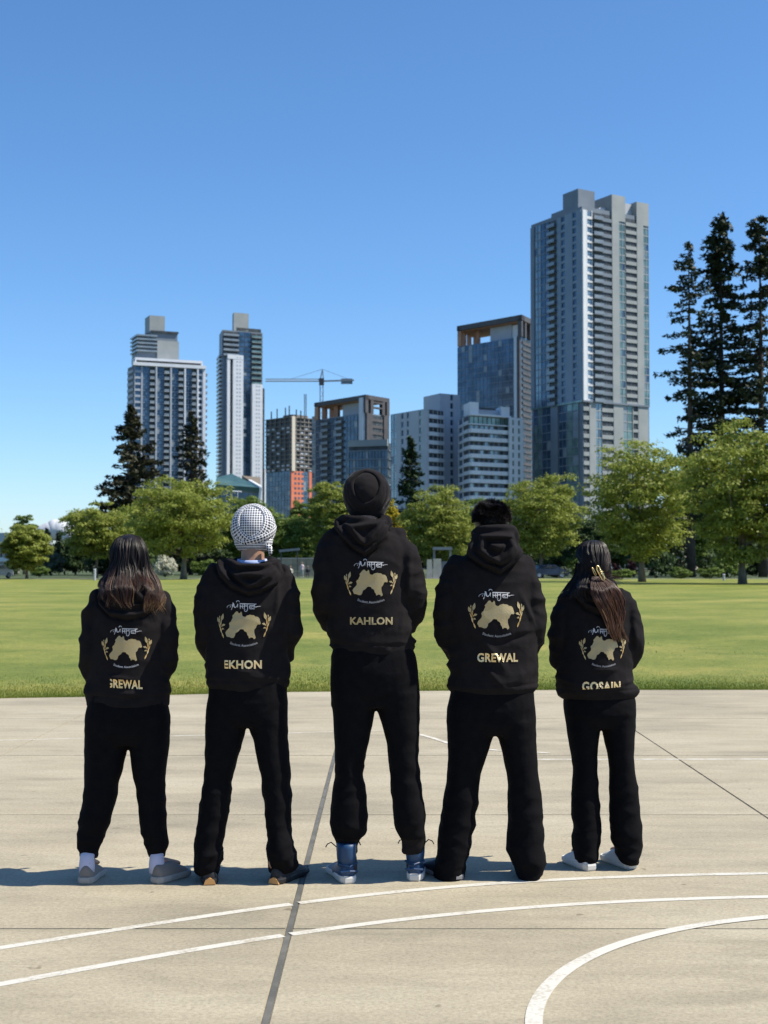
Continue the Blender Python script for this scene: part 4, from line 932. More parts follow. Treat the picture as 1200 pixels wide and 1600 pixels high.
# ---- parked cars
def car(px, Y, label, paint, yaw):
    p = at(px, 880, Y); r = empty('parked_car', (p.x, Y, 0), yaw); tag(r, label, 'car')
    prof = [(-2.2, .35), (-2.25, .75), (-2.05, .95), (-1.5, 1.0), (-.9, 1.42), (.6, 1.45), (1.35, 1.0), (2.1, .88), (2.25, .6), (2.2, .32)]
    rings = [[Vector((x, y * (1 - .16 * max(0, (z - .9) / .5)), z)) for x, z in prof] for y in (-.88, -.84 + .0, .84, .88)]
    V = [Vector((x, s_ * (.88 - .16 * max(0, (z - .9))), z)) for s_ in (-1, 1) for x, z in prof]; n = len(prof)
    F = [tuple(range(n))[::-1], tuple(range(n, 2 * n))] + [(i, (i + 1) % n, (i + 1) % n + n, i + n) for i in range(n)]
    mb = MB(); mb.add(V, F); mb.build('body', paint, r)
    for s_ in (-1, 1):
        mb = MB(); y_ = s_ * .835
        q = [(-1.35, 1.02), (-.85, 1.36), (.55, 1.38), (1.15, 1.02)]; mb.add([(x, y_ - s_ * .16 * 0 + s_ * (.045 - .16 * (z - .9)), z) for x, z in q] + [(x, y_ - s_ * .1 - s_ * .16 * (z - .9), z) for x, z in q], [(0, 1, 2, 3), (7, 6, 5, 4), (0, 4, 5, 1), (1, 5, 6, 2), (2, 6, 7, 3), (3, 7, 4, 0)])
        mb.build('side_window', B_['dark'], r)
        for x in (-1.35, 1.35):
            mb = MB(); mb.tube([(x, s_ * .70, .33), (x, s_ * .90, .33)], [.33, .33], 20); w_ = mb.build('wheel', B_['dark'], r)
            mb = MB(); mb.tube([(x, s_ * .895, .33), (x, s_ * .915, .33)], [.2, .2], 16); mb.build('rim', B_['pale'], w_)
        mb = MB(); mb.box((2.12, s_ * .62 - .16, .62), (2.27, s_ * .62 + .16, .76)); mb.build('headlight', B_['white'], r)
        mb = MB(); mb.box((-2.27, s_ * .62 - .16, .72), (-2.15, s_ * .62 + .16, .86)); mb.build('tail_light', B_['orange'], r)
car(855, 156, 'dark blue parked car partly hidden by the right shoulder of the short haired man', mat('blue_car_paint', (.02, .03, .06), .25, .3), .3)
car(-9, 150.5, 'white parked vehicle cut by the left edge of the view', mat('white_car_paint', (.78, .78, .8), .25), 1.2)
# path lamps and small posts
for px, ty, lab in ((1131, 898, 'short white marker post at the foot of the right maple'), (148, 890, 'small grey marker post below the left maple')):
    p = ground(px, 907); h = at(px, ty, p.y).z; r = MB(); r.tube([(0, 0, 0), (0, 0, h)], [.11, .11], 10); r.ball((0, 0, h), (.14, .14, .08)); o = r.build('marker_post', B_['pale']); o.location = p; tag(o, lab, 'post', 'marker posts by the lawn')
# ------------------------------------------------------------------ people
def cloth_mat(name, c, c2, sheen=.25):
    m, t, b = node_mat(name); N, L = t.nodes.new, t.links.new
    tc = N('ShaderNodeTexCoord'); n = N('ShaderNodeTexNoise'); n.inputs['Scale'].default_value = 900; n.inputs['Detail'].default_value = 2
    n2 = N('ShaderNodeTexNoise'); n2.inputs['Scale'].default_value = 22; n2.inputs['Detail'].default_value = 5
    L(tc.outputs['Object'], n.inputs['Vector']); L(tc.outputs['Object'], n2.inputs['Vector'])
    r = N('ShaderNodeValToRGB'); r.color_ramp.elements[0].position = .3; r.color_ramp.elements[1].position = .7
    r.color_ramp.elements[0].color = (*c, 1); r.color_ramp.elements[1].color = (*c2, 1); L(n2.outputs[0], r.inputs[0]); L(r.outputs[0], b.inputs['Base Color'])
    b.inputs['Roughness'].default_value = .95; b.inputs['Specular IOR Level'].default_value = .10; b.inputs['Sheen Weight'].default_value = sheen
    b.inputs['Sheen Roughness'].default_value = .4
    bp = N('ShaderNodeBump'); bp.inputs['Strength'].default_value = .25; bp.inputs['Distance'].default_value = .001; L(n.outputs[0], bp.inputs['Height'])
    bp2 = N('ShaderNodeBump'); bp2.inputs['Strength'].default_value = .35; bp2.inputs['Distance'].default_value = .01; L(n2.outputs[0], bp2.inputs['Height']); L(bp.outputs[0], bp2.inputs['Normal']); L(bp2.outputs[0], b.inputs['Normal'])
    return m
M['fleece'] = cloth_mat('black_fleece', (.0100, .0088, .0095), (.0140, .0123, .0132), .0)
M['jersey'] = cloth_mat('black_jersey', (.0034, .0034, .0046), (.0052, .0052, .0064), .0)
M['turban'] = cloth_mat('black_turban_cloth', (.0105, .0090, .0095), (.0145, .0125, .0135), .08)
M['skin'] = mat('brown_skin', (.30, .16, .10), .55, c2=(.35, .19, .12), scale=20, spec=.4)
M['collar'] = mat('pale_blue_cotton', (.38, .46, .70), .9)
M['hair'] = None
def hair_mat():
    m, t, b = node_mat('hair'); N, L = t.nodes.new, t.links.new
    a = N('ShaderNodeAttribute'); a.attribute_name = 'tone'; r = N('ShaderNodeValToRGB'); e = r.color_ramp.elements
    e[0].position = 0; e[0].color = (.006, .005, .006, 1); e[1].position = 1; e[1].color = (.34, .22, .11, 1)
    k = e.new(.35); k.color = (.012, .008, .008, 1); k = e.new(.62); k.color = (.05, .021, .014, 1); k = e.new(.82); k.color = (.10, .045, .026, 1)
    L(a.outputs['Fac'], r.inputs[0]); L(r.outputs[0], b.inputs['Base Color']); b.inputs['Roughness'].default_value = .48; b.inputs['Specular IOR Level'].default_value = .32
    return m
M['hair'] = hair_mat()
M['gold'] = mat('matte_gold_print', (.40, .325, .18), .5, .35, c2=(.44, .34, .165), scale=30, bump=.3, bscale=260)
M['foil'] = mat('gold_foil_print', (.80, .58, .28), .34, .7, c2=(.86, .68, .38), scale=20, bump=.4, bscale=180)
M['wheat'] = mat('orange_gold_print', (.50, .29, .07), .4, .4, c2=(.62, .48, .26), scale=60)
M['silver'] = mat('white_grey_print', (.50, .50, .52), .6, c2=(.66, .66, .67), scale=50)
M['greyprint'] = mat('grey_print', (.30, .30, .32), .6)
M['clip_gold'] = mat('gold_metal', (.85, .62, .28), .22, 1.)

def voxel(mb, vox, smooth_it=4):
    me = mb.mesh('tmp'); bm = bmesh.new(); bm.from_mesh(me); bmesh.ops.recalc_face_normals(bm, faces=bm.faces); bm.to_mesh(me); bm.free()
    o = bpy.data.objects.new('tmp', me); COL.objects.link(o)
    r = o.modifiers.new('r', 'REMESH'); r.mode = 'VOXEL'; r.voxel_size = vox
    if smooth_it: s = o.modifiers.new('s', 'SMOOTH'); s.factor = .5; s.iterations = smooth_it
    dg = bpy.context.evaluated_depsgraph_get(); out = bpy.data.meshes.new_from_object(o.evaluated_get(dg))
    bpy.data.objects.remove(o); return out
def coords(me):
    a = np.empty(len(me.vertices) * 3, np.float32); me.vertices.foreach_get('co', a); return a.reshape(-1, 3)
def normals(me):
    a = np.empty(len(me.vertices) * 3, np.float32); me.vertex_normals.foreach_get('vector', a); return a.reshape(-1, 3)
def setco(me, a): me.vertices.foreach_set('co', np.asarray(a, np.float32).ravel()); me.update()
def nz(P, f, seed=0.):
    return np.array([noise.noise(Vector((p[0] * f[0] + seed, p[1] * f[1] + seed * .7, p[2] * f[2] - seed))) for p in P])
def sdf_poly(P, poly):                 # signed distance, positive inside; P (n,2)
    P = np.asarray(P); poly = np.asarray(poly); d = np.full(len(P), 1e9); inside = np.zeros(len(P), bool); n = len(poly)
    for i in range(n):
        a, b = poly[i], poly[(i + 1) % n]; e = b - a; w_ = P - a; t = np.clip((w_ @ e) / (e @ e), 0, 1); d = np.minimum(d, np.hypot(*(w_ - t[:, None] * e).T))
        c = (a[1] > P[:, 1]) != (b[1] > P[:, 1]); xi = (b[0] - a[0]) * (P[:, 1] - a[1]) / (b[1] - a[1] + 1e-12) + a[0]; inside ^= c & (P[:, 0] < xi)
    return np.where(inside, d, -d)
def sstep(x, a, b): t = np.clip((x - a) / (b - a), 0, 1); return t * t * (3 - 2 * t)
def ring(cx, z, hw, db, df, n=28, e=2.35, cy=0.):
    R = []
    for k in range(n):
        a = 2 * math.pi * k / n; c, s = math.cos(a), math.sin(a)
        R.append(Vector((cx + hw * math.copysign(abs(c) ** (2 / e), c), cy + (df if s > 0 else db) * math.copysign(abs(s) ** (2 / e), s), z)))
    return R

class Person:
    def __init__(s, name_px, heel_y, depth_off, label):
        s.Yg = ground(name_px, heel_y).y + depth_off; s.Y = s.Yg
        s.x0 = at(name_px, 880, s.Y).x; s.label = label
    def X(s, px, dy=0.): return at(px, 880, s.Y + dy).x - s.x0          # metres from the person's own origin
    def Z(s, py, dy=0.): return at(600, py, s.Y + dy).z
    def pt(s, px, py, dy=0.): return Vector((s.X(px, dy), dy, s.Z(py, dy)))
def hand(mb, wrist, d, side, palm_n=Vector((0, 1, 0))):
    """palm with four unequal bent fingers and a thumb; d = direction of the fingers"""
    d = d.normalized(); u = d.cross(palm_n).normalized() * side; v = palm_n
    mb.tube([wrist - d * .03, wrist, wrist + d * .045, wrist + d * .085], [(.027, .020), (.028, .019), (.040, .016), (.038, .014)], 10, up=v)
    for i, (o, L_) in enumerate(((-.029, .070), (-.010, .080), (.010, .076), (.028, .060))):
        b = wrist + d * .082 + u * o; mb.tube([b - d * .015, b + d * L_ * .42, b + d * L_ * .75 + v * .012, b + d * L_ * .92 + v * .028], [.0088, .0086, .0078, .0062], 8)
    b = wrist + d * .02 - u * .03; mb.tube([b + u * .012, b - u * .018 + d * .028 + v * .008, b - u * .022 + d * .062 + v * .016], [.013, .0105, .008], 8)
def build_body(P, sp):
    """one continuous body: head with face, neck, torso, arms, hands and legs"""
    mb = MB(); hx, hz = P.X(sp['head'][0]), P.Z(sp['head'][1]); sc = sp.get('hs', 1.); c = Vector((hx, .02, hz))
    def B(o, r): mb.ball(c + Vector(o) * sc, [q * sc for q in r], 16, 12)
    B((0, 0, .02), (.074, .094, .088)); B((0, .03, -.045), (.058, .065, .062)); B((0, .055, -.085), (.032, .03, .025))
    mb.tube([c + Vector((0, .085, .015)) * sc, c + Vector((0, .112, -.022)) * sc, c + Vector((0, .092, -.03)) * sc], [.009, .014, .008], 8)
    for q in (-1, 1):
        B((q * .030, .080, .014), (.014, .012, .011)); B((q * .030, .086, .032), (.020, .010, .006)); B((q * .076, .0, -.012), (.009, .018, .030)); B((q * .082, -.008, .002), (.007, .012, .018)); B((q * .038, .065, -.02), (.018, .016, .016))
    B((0, .088, -.050), (.024, .010, .005)); B((0, .088, -.059), (.021, .011, .006))
    nz_, nx = P.Z(sp['neck'][1]), P.X(sp['neck'][0])
    mb.tube([c + Vector((0, -.012, -.03)), Vector((nx, 0, nz_)), Vector((nx, .0, nz_ - .08))], [.056 * sc, .055 * sc, .075], 14)
    zs, zw = P.Z(sp['sh'][0]), P.Z(sp['crotch'][1]); cx = P.X(sp['crotch'][0]); hwid = sp['bw']
    rings = []
    for t, w_, d_ in ((0, .35, .07), (.06, .8, .085), (.18, .95, .10), (.45, .78, .095), (.72, .72, .085), (.88, .88, .10), (1., .75, .095)):
        rings.append(ring(nx + (cx - nx) * t, zs + (zw - zs) * t, hwid * w_, d_, d_, 24, 2.1))
    mb.loft(rings)
    for k, q in (('armL', -1), ('armR', 1)):
        pts = [Vector((nx + q * hwid * .75, 0, zs - .045))] + [Vector(v) for v in sp[k]]
        mb.tube(pts, [.055, .050, .042, .034, .027][:len(pts)], 12)
        mb.ball(pts[0], .058); d = Vector((-q * .8, .1, -.35)); hand(mb, pts[-1], d, q)
    for k in ('legL', 'legR'):
        L_ = sp[k]; mb.tube([Vector((cx + (L_[0][0] - cx) * .6, 0, zw + .06))] + [Vector(v) for v in L_], [.082, .074, .058, .052, .042, .026, .025][:len(L_) + 1], 12)
        f = Vector(L_[-1]); yaw = sp[k + 'yaw']; dd = Vector((math.sin(yaw), math.cos(yaw), 0))
        mb.tube([f + Vector((0, 0, .0)) - dd * .03, f + dd * .05 - Vector((0, 0, .005)), f + dd * .15 - Vector((0, 0, .03))], [(.024, .024), (.028, .02), (.026, .012)], 10)
    me = voxel(mb, .0062, 3); o = link('tmp', me, None, None)
    dm = o.modifiers.new('d', 'DECIMATE'); dm.ratio = .35
    dg = bpy.context.evaluated_depsgraph_get(); m2 = bpy.data.meshes.new_from_object(o.evaluated_get(dg)); bpy.data.objects.remove(o)
    body = link('person', m2, M['skin'], None, True); body.location = (P.x0, P.Y, 0)
    tag(body, P.label, 'person', 'people standing in a row on the court'); return body

def folds(P, amp, seed, k=(5, 5, 11)):
    a = nz(P, k, seed); w_ = nz(P, (3, 3, 3), seed + 9); b = nz(P + np.c_[w_, w_, w_] * .05, (k[0] * 1.9, k[1] * 1.9, k[2] * 1.7), seed + 4)
    return amp * (1.1 * (1 - 2.2 * np.abs(a)) * .55 + .45 * (1 - 2.4 * np.abs(b)) - .15)

def split_mesh(me, mask_face, names, mats, parent, chain=False):
    """two objects from one surface: faces with mask -> names[1]"""
    V = coords(me); polys = [tuple(p.vertices) for p in me.polygons]; out = []
    N0 = normals(me)
    for want, nm, mt in zip((False, True), names, mats):
        F = [f for f, k in zip(polys, mask_face) if k == want]; ids = sorted({i for f in F for i in f}); mp = {i: j for j, i in enumerate(ids)}
        m2 = pymesh(nm, V[ids], [tuple(mp[i] for i in f) for f in F]); o = link(nm, m2, mt, parent if not chain or not out else out[0], True); out.append(o)
        m2.normals_split_custom_set_from_vertices([tuple(n) for n in N0[ids]])
    return out

def hoodie(P, body, sp):
    mb = MB(); rings = []
    for py, xl, xr, db, df in sp['torso']:
        x0, x1 = P.X(xl), P.X(xr); rings.append(ring((x0 + x1) / 2, P.Z(py), (x1 - x0) / 2, db, df, 32, 2.1))
    mb.loft(rings[::-1])
    for k, q in (('slL', 1), ('slR', -1)):
        pts = []; R = []
        for py, ox, r, yo in sp[k]:
            pts.append(Vector((P.X(ox, yo) + q * r, yo, P.Z(py, yo)))); R.append(r)
        # densify for smooth bends
        q_ = np.array([[*p, r] for p, r in zip(pts, R)]); t = np.arange(len(q_)); tt = np.linspace(0, len(q_) - 1, len(q_) * 4)
        pr = np.stack([np.interp(tt, t, q_[:, i]) for i in range(4)], 1)
        for _ in range(3): pr[1:-1] = (pr[:-2] + 2 * pr[1:-1] + pr[2:]) / 4
        mb.tube([p[:3] for p in pr], list(pr[:, 3]), 18); mb.ball(pts[0], R[0])
    for kind, *a in sp.get('lumps', []):
        if kind == 'ball': px, py, y, rx, ry, rz = a; mb.ball((P.X(px), y, P.Z(py)), (rx, ry, rz), 24, 16)
        if kind == 'loft': mb.loft([ring((P.X(l) + P.X(r)) / 2, P.Z(py), (P.X(r) - P.X(l)) / 2, db, df, 28, 2.2) for py, l, r, db, df in a[0]][::-1])
        if kind == 'torus':
            px, py, rx, ry, tr, tilt = a; c = Vector((P.X(px), .01, P.Z(py))); n = 28; rr = []
            for i in range(n):
                an = 2 * math.pi * i / n; d = Vector((math.cos(an) * rx, math.sin(an) * ry, 0)); o = c + d + Vector((0, 0, tilt * math.sin(an))); e = d.normalized()
                rr.append([o + e * tr * math.cos(2 * math.pi * k / 10) + Vector((0, 0, tr * .9 * math.sin(2 * math.pi * k / 10))) for k in range(10)])
            V = [v for r in rr for v in r]; F = [(i * 10 + k, i * 10 + (k + 1) % 10, ((i + 1) % n) * 10 + (k + 1) % 10, ((i + 1) % n) * 10 + k) for i in range(n) for k in range(10)]; mb.add(V, F)
    me = voxel(mb, .0068, 7)
    V = coords(me).astype(float); Nn = normals(me).astype(float)
    zt, zb = P.Z(sp['torso'][0][0]), P.Z(sp['torso'][-1][0])
    # where the sleeves are: beyond the torso sides
    tz = np.array([P.Z(r[0]) for r in sp['torso']])[::-1]; tl = np.array([P.X(r[1]) for r in sp['torso']])[::-1]; tr = np.array([P.X(r[2]) for r in sp['torso']])[::-1]
    xl = np.interp(V[:, 2], tz, tl); xr = np.interp(V[:, 2], tz, tr)
    side = np.maximum(sstep(xl + .035 - V[:, 0], 0, .04), sstep(V[:, 0] - xr + .035, 0, .04))
    lowz = sstep(V[:, 2], zb + .22, zb + .04)
    amp = sp.get('amp', 1.)
    disp = folds(V, .0115 * amp, sp['seed'], (4.5, 4, 9)) * (.5 + 1.0 * side + .7 * lowz)
    disp += .013 * amp * nz(V, (3.2, 3, 4.5), sp['seed'] + 20) * (1 - side)
    disp *= sstep(V[:, 2], zb - .0, zb + .05) * .85 + .15
    # rib seams: hem band line
    hz = zb + sp.get('hem', .055); disp -= .006 * np.exp(-((V[:, 2] - hz) / .006) ** 2) + .004 * sstep(V[:, 2], hz, hz - .01)
    # drag folds given by hand: straight creases across the back, px coordinates
    for x0, y0, x1, y1, wd, a in sp.get('creases', []):
        A_, B2 = np.array([P.X(x0), P.Z(y0)]), np.array([P.X(x1), P.Z(y1)]); e = B2 - A_; t = np.clip(((V[:, [0, 2]] - A_) @ e) / (e @ e), 0, 1); a = a * 1.5
        dd = np.hypot(*(V[:, [0, 2]] - A_ - t[:, None] * e).T); disp += a * np.exp(-(dd / wd) ** 2) * (Nn[:, 1] < .2) * np.sin(np.pi * np.clip(t, .06, .94))
    back = sstep(-Nn[:, 1], -.25, .15) * (V[:, 1] < .03)
    poly = np.array([[P.X(a), P.Z(b)] for a, b in sp['hood']]); sd_ = sdf_poly(V[:, [0, 2]], poly)
    V2 = V + Nn * disp[:, None]
    hthick = sp.get('hthick', .028)
    lift = hthick * sstep(sd_, -.002, .018) * back
    cy_ = poly[:, 1].min(); cx_ = poly[np.argmin(poly[:, 1]), 0]
    # folds inside the hood fan out from its lowest point
    ang = np.arctan2(V[:, 0] - cx_, V[:, 2] - cy_ + .03); rad = np.hypot(V[:, 0] - cx_, V[:, 2] - cy_ + .03)
    wv = np.sin(sd_ * 2 * np.pi / .045 + 2.5 * nz(V, (7, 7, 7), sp['seed'] + 5) + ang * 1.5)
    lift += 1.7 * sp.get('hfold', .006) * wv * sstep(sd_, .006, .03) * back
    lift -= .010 * np.exp(-(sd_ / .007) ** 2) * back * (sd_ < .004)
    V2 += Nn * (lift * .6)[:, None]; V2[:, 1] -= lift * .7
    setco(me, V2)
    cen = np.array([p.center for p in me.polygons]); nn = np.array([p.normal for p in me.polygons])
    fm = (sdf_poly(cen[:, [0, 2]], poly) > -.004) & (cen[:, 1] < .05)
    hd, hood = split_mesh(me, list(fm), ('hoodie', 'hood'), (M['fleece'], M['fleece']), body, True)
    return hd, hood, me

def trousers(P, body, sp):
    mb = MB()
    for side in 'LR':
        rings = []
        for py, a, b2, dpt, yo in sp['leg' + side + 'p']:
            x0, x1 = P.X(a), P.X(b2); rings.append(ring((x0 + x1) / 2, P.Z(py), (x1 - x0) / 2, dpt, dpt, 24, 2.1, yo))
        mb.loft(rings[::-1])
    mb.loft([ring((P.X(a) + P.X(b2)) / 2, P.Z(py), (P.X(b2) - P.X(a)) / 2, d1, d2, 28, 2.4) for py, a, b2, d1, d2 in sp['hip']][::-1])
    me = voxel(mb, .0072, 5); V = coords(me).astype(float); Nn = normals(me).astype(float)
    zc = P.Z(sp['crotch'][1]); zb = V[:, 2].min()
    lowz = sstep(V[:, 2], zb + .32, zb + .02); knee = np.exp(-((V[:, 2] - (zc + zb) / 2) / .1) ** 2)
    d = folds(V, .006 * sp.get('pamp', 1.), sp['seed'] + 31, (5, 5, 10)) * (.35 + 1.1 * lowz + .6 * knee)
    d += .007 * nz(V, (4, 4, 2.2), sp['seed'] + 40)
    setco(me, V + Nn * d[:, None])
    if sp.get('cuff'):
        cen = np.array([p.center for p in me.polygons]); zz = P.Z(sp['cuff']); out = split_mesh(me, list(cen[:, 2] < zz), ('trousers', 'cuff'), (M['jersey'], M['fleece']), body, True)
        return out[0]
    return link('trousers', me, M['jersey'], body, True)

SHOE = {}
def shoe(P, body, heel, yaw, kind, L_=.275, label=None):
    """heel = (px, py) of the heel on the ground; yaw from straight ahead, positive to the right"""
    y = ground(*heel).y - P.Y; x = P.X(heel[0], y); root_m = Matrix.Translation((x, y, 0)) @ Matrix.Rotation(-yaw, 4, 'Z')
    st = {'runner': dict(sole=.032, up='suede', so='sole_grey', ank=.095), 'black': dict(sole=.030, up='black', so='black', ank=.09),
          'high': dict(sole=.034, up='blue', so='white', ank=.155), 'white': dict(sole=.034, up='whites', so='white', ank=.085), 'dark': dict(sole=.028, up='black', so='greysole', ank=.085)}[kind]
    prof = [(-.0, .026), (.02, .036), (.08, .041), (.15, .037), (.22, .047), (.32 * .8, .047), (.275, .034), (.285, .016)]
    f = L_ / .285
    def outline(grow=0.): 
        R = [(px_ * f, w_ + grow) for px_, w_ in prof]; R[0] = (-.004 - grow, .022); R[-1] = (R[-1][0] + grow, R[-1][1])
        return [Vector((w_, t, 0)) for t, w_ in R] + [Vector((-w_ * .92, t, 0)) for t, w_ in R[::-1]]
    def T(V): return [root_m @ Vector(v) for v in V]
    lp = lambda z, g: [Vector((v.x, v.y, z + (.012 * max(0, v.y / L_ - .7) / .3 if z < .01 else 0))) for v in outline(g)]
    mb = MB(); mb.loft([T(lp(.0, -.003)), T(lp(.008, .003)), T(lp(st['sole'] * .75, .004)), T(lp(st['sole'], .001))]); sole_me = mb
    # upper: rings along the foot
    mu = MB(); rings = []
    hs = [(0.003, .80 * st['ank'], .50), (.018, st['ank'] * .93, .62), (.05, st['ank'] * .90, .66), (.09, st['ank'] * .92, .62), (.13, min(.092, st['ank']), .60), (.17, .076, .66), (.21, .062, .72), (.245, .052, .72), (.268, .040, .62), (.280, .026, .45)]
    for t, h, wf in hs:
        w_ = float(np.interp(t, [p[0] for p in prof], [p[1] for p in prof])); R = []
        for k in range(18):
            a = 2 * math.pi * k / 18; c, s = math.cos(a), math.sin(a); q = math.copysign(abs(c) ** .85, c)
            topf = 1 if s <= 0 else (1 - (1 - wf) * s ** 1.3); R.append(Vector((q * w_ * topf, t * f, st['sole'] * .7 + max(0, s) ** .8 * (h - st['sole'] * .7) if s > 0 else st['sole'] * .6)))
        rings.append(T(R))
    mu.loft(rings)
    um = SM[st['up']]; o = mu.build('shoe', um, body, True)
    if label: o['label'] = label
    sm_ = o.modifiers.new('s', 'SUBSURF'); sm_.levels = sm_.render_levels = 1
    so = sole_me.build('sole', SM[st['so']], o)
    if kind == 'never':
        mb = MB(); mb.loft([T([Vector((.030 * c_, -.006 + .0 * c_, z)) for c_, z in ((-1, .04), (1, .04), (.7, .085), (-.7, .085))]), T([Vector((.028 * c_, .01, z)) for c_, z in ((-1, .04), (1, .04), (.7, .087), (-.7, .087))])]); mb.build('heel_tab', SM['suede2'], o)
    if kind == 'black':
        mb = MB(); mb.loft([T([Vector((.033 * c_, -.009 if z < .05 else -.004, z)) for c_, z in ((-.85, .004), (.85, .004), (.62, .024), (0, .034), (-.62, .024))]), T([Vector((.030 * c_, .012, z)) for c_, z in ((-.85, .004), (.85, .004), (.62, .024), (0, .034), (-.62, .024))])]); mb.build('heel_bumper', SM['gum'], o)
    if kind == 'high':
        mb = MB(); z0 = st['ank'] * .8
        mb.loft([T([Vector((.046 * math.cos(a) * g_, .048 + .055 * math.sin(a) * g_, z)) for a in np.linspace(0, 2 * math.pi, 20, endpoint=False)]) for z, g_ in ((z0 - .05, .85), (z0, .98), (z0 + .035, 1.0), (z0 + .055, .98), (z0 + .056, .8))]); mb.build('ankle_collar', SM['blue'], o, True)
        for q in (-1, 1):
            mb = MB(); mb.tube(T([(q * .035, .09, z0 + .03), (q * .060, .10, z0 + .052), (q * .078, .10, z0 + .045), (q * .085, .105, z0 + .03)]), .0028, 6); mb.build('lace', SM['lace'], o)
        mb = MB(); mb.tube(T([(-.046, .03, z0 - .035), (0, -.009, z0 - .045), (.046, .03, z0 - .035)]), .005, 6); mb.build('seam_strap', SM['blue2'], o)
        mb = MB(); mb.tube(T([(-.040, .0, .055), (0, -.012, .06), (.040, .0, .055)]), .006, 6); mb.build('heel_panel', SM['blue2'], o)
    return o
SM = {'suede': mat('taupe_suede', (.20, .175, .15), .9), 'suede2': mat('taupe_trim', (.27, .24, .21), .9), 'sole_grey': mat('grey_sole', (.33, .31, .28), .8), 'black': mat('black_shoe', (.010, .010, .012), .6),
      'gum': mat('gum_rubber', (.52, .27, .09), .6), 'blue': mat('blue_leather', (.008, .045, .12), .5), 'blue2': mat('dark_blue_leather', (.008, .035, .10), .45), 'white': mat('white_rubber', (.62, .60, .56), .6),
      'whites': mat('white_shoe', (.66, .63, .58), .7), 'greysole': mat('grey_rubber', (.20, .20, .21), .7), 'lace': mat('dark_lace', (.015, .015, .02), .8), 'sock': mat('lilac_white_sock', (.50, .50, .62), .9)}

# ---- prints on the back
def raymesh(objs):
    V = []; F = []
    for o in objs:
        n = len(V); V += [v.co.copy() for v in o.data.vertices]; F += [tuple(i + n for i in p.vertices) for p in o.data.polygons]
    return BVHTree.FromPolygons(V, F)
def conform(me, bvh, off, lim=None):
    bm = bmesh.new(); bm.from_mesh(me)
    xs = [v.co.x for v in bm.verts]; zs = [v.co.z for v in bm.verts]
    if not xs: return me
    for ax, lo_, hi_ in ((0, min(xs), max(xs)), (2, min(zs), max(zs))):
        g_ = lo_ + .006
        while g_ < hi_:
            co = [0, 0, 0]; no = [0, 0, 0]; co[ax] = g_; no[ax] = 1
            bmesh.ops.bisect_plane(bm, geom=bm.verts[:] + bm.edges[:] + bm.faces[:], plane_co=co, plane_no=no); g_ += .007
    if lim:
        for co, no in lim: bmesh.ops.bisect_plane(bm, geom=bm.verts[:] + bm.edges[:] + bm.faces[:], plane_co=co, plane_no=no, clear_outer=True)
    bmesh.ops.triangulate(bm, faces=bm.faces)
    for v in bm.verts:
        h = bvh.ray_cast(Vector((v.co.x, -1, v.co.z)), Vector((0, 1, 0)))
        if h[0] is not None: v.co.y = h[0].y - off
        else: v.co.y = 0
    bmesh.ops.recalc_face_normals(bm, faces=bm.faces)
    if bm.faces and sum(f.normal.y for f in bm.faces) > 0: bmesh.ops.reverse_faces(bm, faces=bm.faces)
    bm.to_mesh(me); bm.free(); return me
def curve_fill(polys):                 # polys in (x, z) -> mesh in the xz plane
    cu = bpy.data.curves.new('c', 'CURVE'); cu.dimensions = '2D'; cu.fill_mode = 'BOTH'
    for P_ in polys:
        s_ = cu.splines.new('POLY'); s_.points.add(len(P_) - 1); s_.use_cyclic_u = True
        for p, q in zip(s_.points, P_): p.co = (q[0], q[1], 0, 1)
    o = bpy.data.objects.new('c', cu); COL.objects.link(o); dg = bpy.context.evaluated_depsgraph_get()
    me = bpy.data.meshes.new_from_object(o.evaluated_get(dg)); bpy.data.objects.remove(o)
    for v in me.vertices: v.co = (v.co.x, 0, v.co.y)
    return me
def text_mesh(txt, width, bold=.0, spacing=1.):
    cu = bpy.data.curves.new('t', 'FONT'); cu.body = txt; cu.size = 1; cu.offset = bold; cu.align_x = 'CENTER'; cu.space_character = spacing; cu.resolution_u = 3
    o = bpy.data.objects.new('t', cu); COL.objects.link(o); dg = bpy.context.evaluated_depsgraph_get()
    me = bpy.data.meshes.new_from_object(o.evaluated_get(dg)); bpy.data.objects.remove(o)
    xs = [v.co.x for v in me.vertices]; zs = [v.co.y for v in me.vertices]; w_ = max(xs) - min(xs); cx = (max(xs) + min(xs)) / 2; k = width / w_
    for v in me.vertices: v.co = ((v.co.x - cx) * k, 0, (v.co.y - min(zs)) * k)
    return me, (max(zs) - min(zs)) * k
MAPZ = [(375, 425), (400, 400), (430, 360), (455, 338), (480, 340), (500, 372), (530, 372), (545, 340), (565, 365), (570, 410), (590, 435), (630, 445), (660, 418), (700, 408), (725, 402), (760, 412), (795, 412), (830, 440), (850, 440), (880, 448), (905, 480), (915, 520), (932, 575), (915, 595), (870, 590), (850, 620),
        (835, 660), (805, 690), (805, 740), (815, 790), (832, 840), (825, 865), (795, 878), (785, 850), (740, 842), (710, 865), (700, 848), (695, 820), (672, 795), (665, 755), (640, 730), (615, 720), (600, 688), (545, 680), (525, 690), (500, 725), (470, 745), (440, 765), (430, 810), (405, 850), (360, 855), (320, 835), (270, 830), (250, 790), (238, 760), (255, 720), (290, 685), (320, 650), (322, 610), (310, 580), (330, 545), (350, 540), (365, 500), (385, 460)]
MAP = [((x - 238) / 694, -(y - 338) / 694) for x, y in MAPZ]
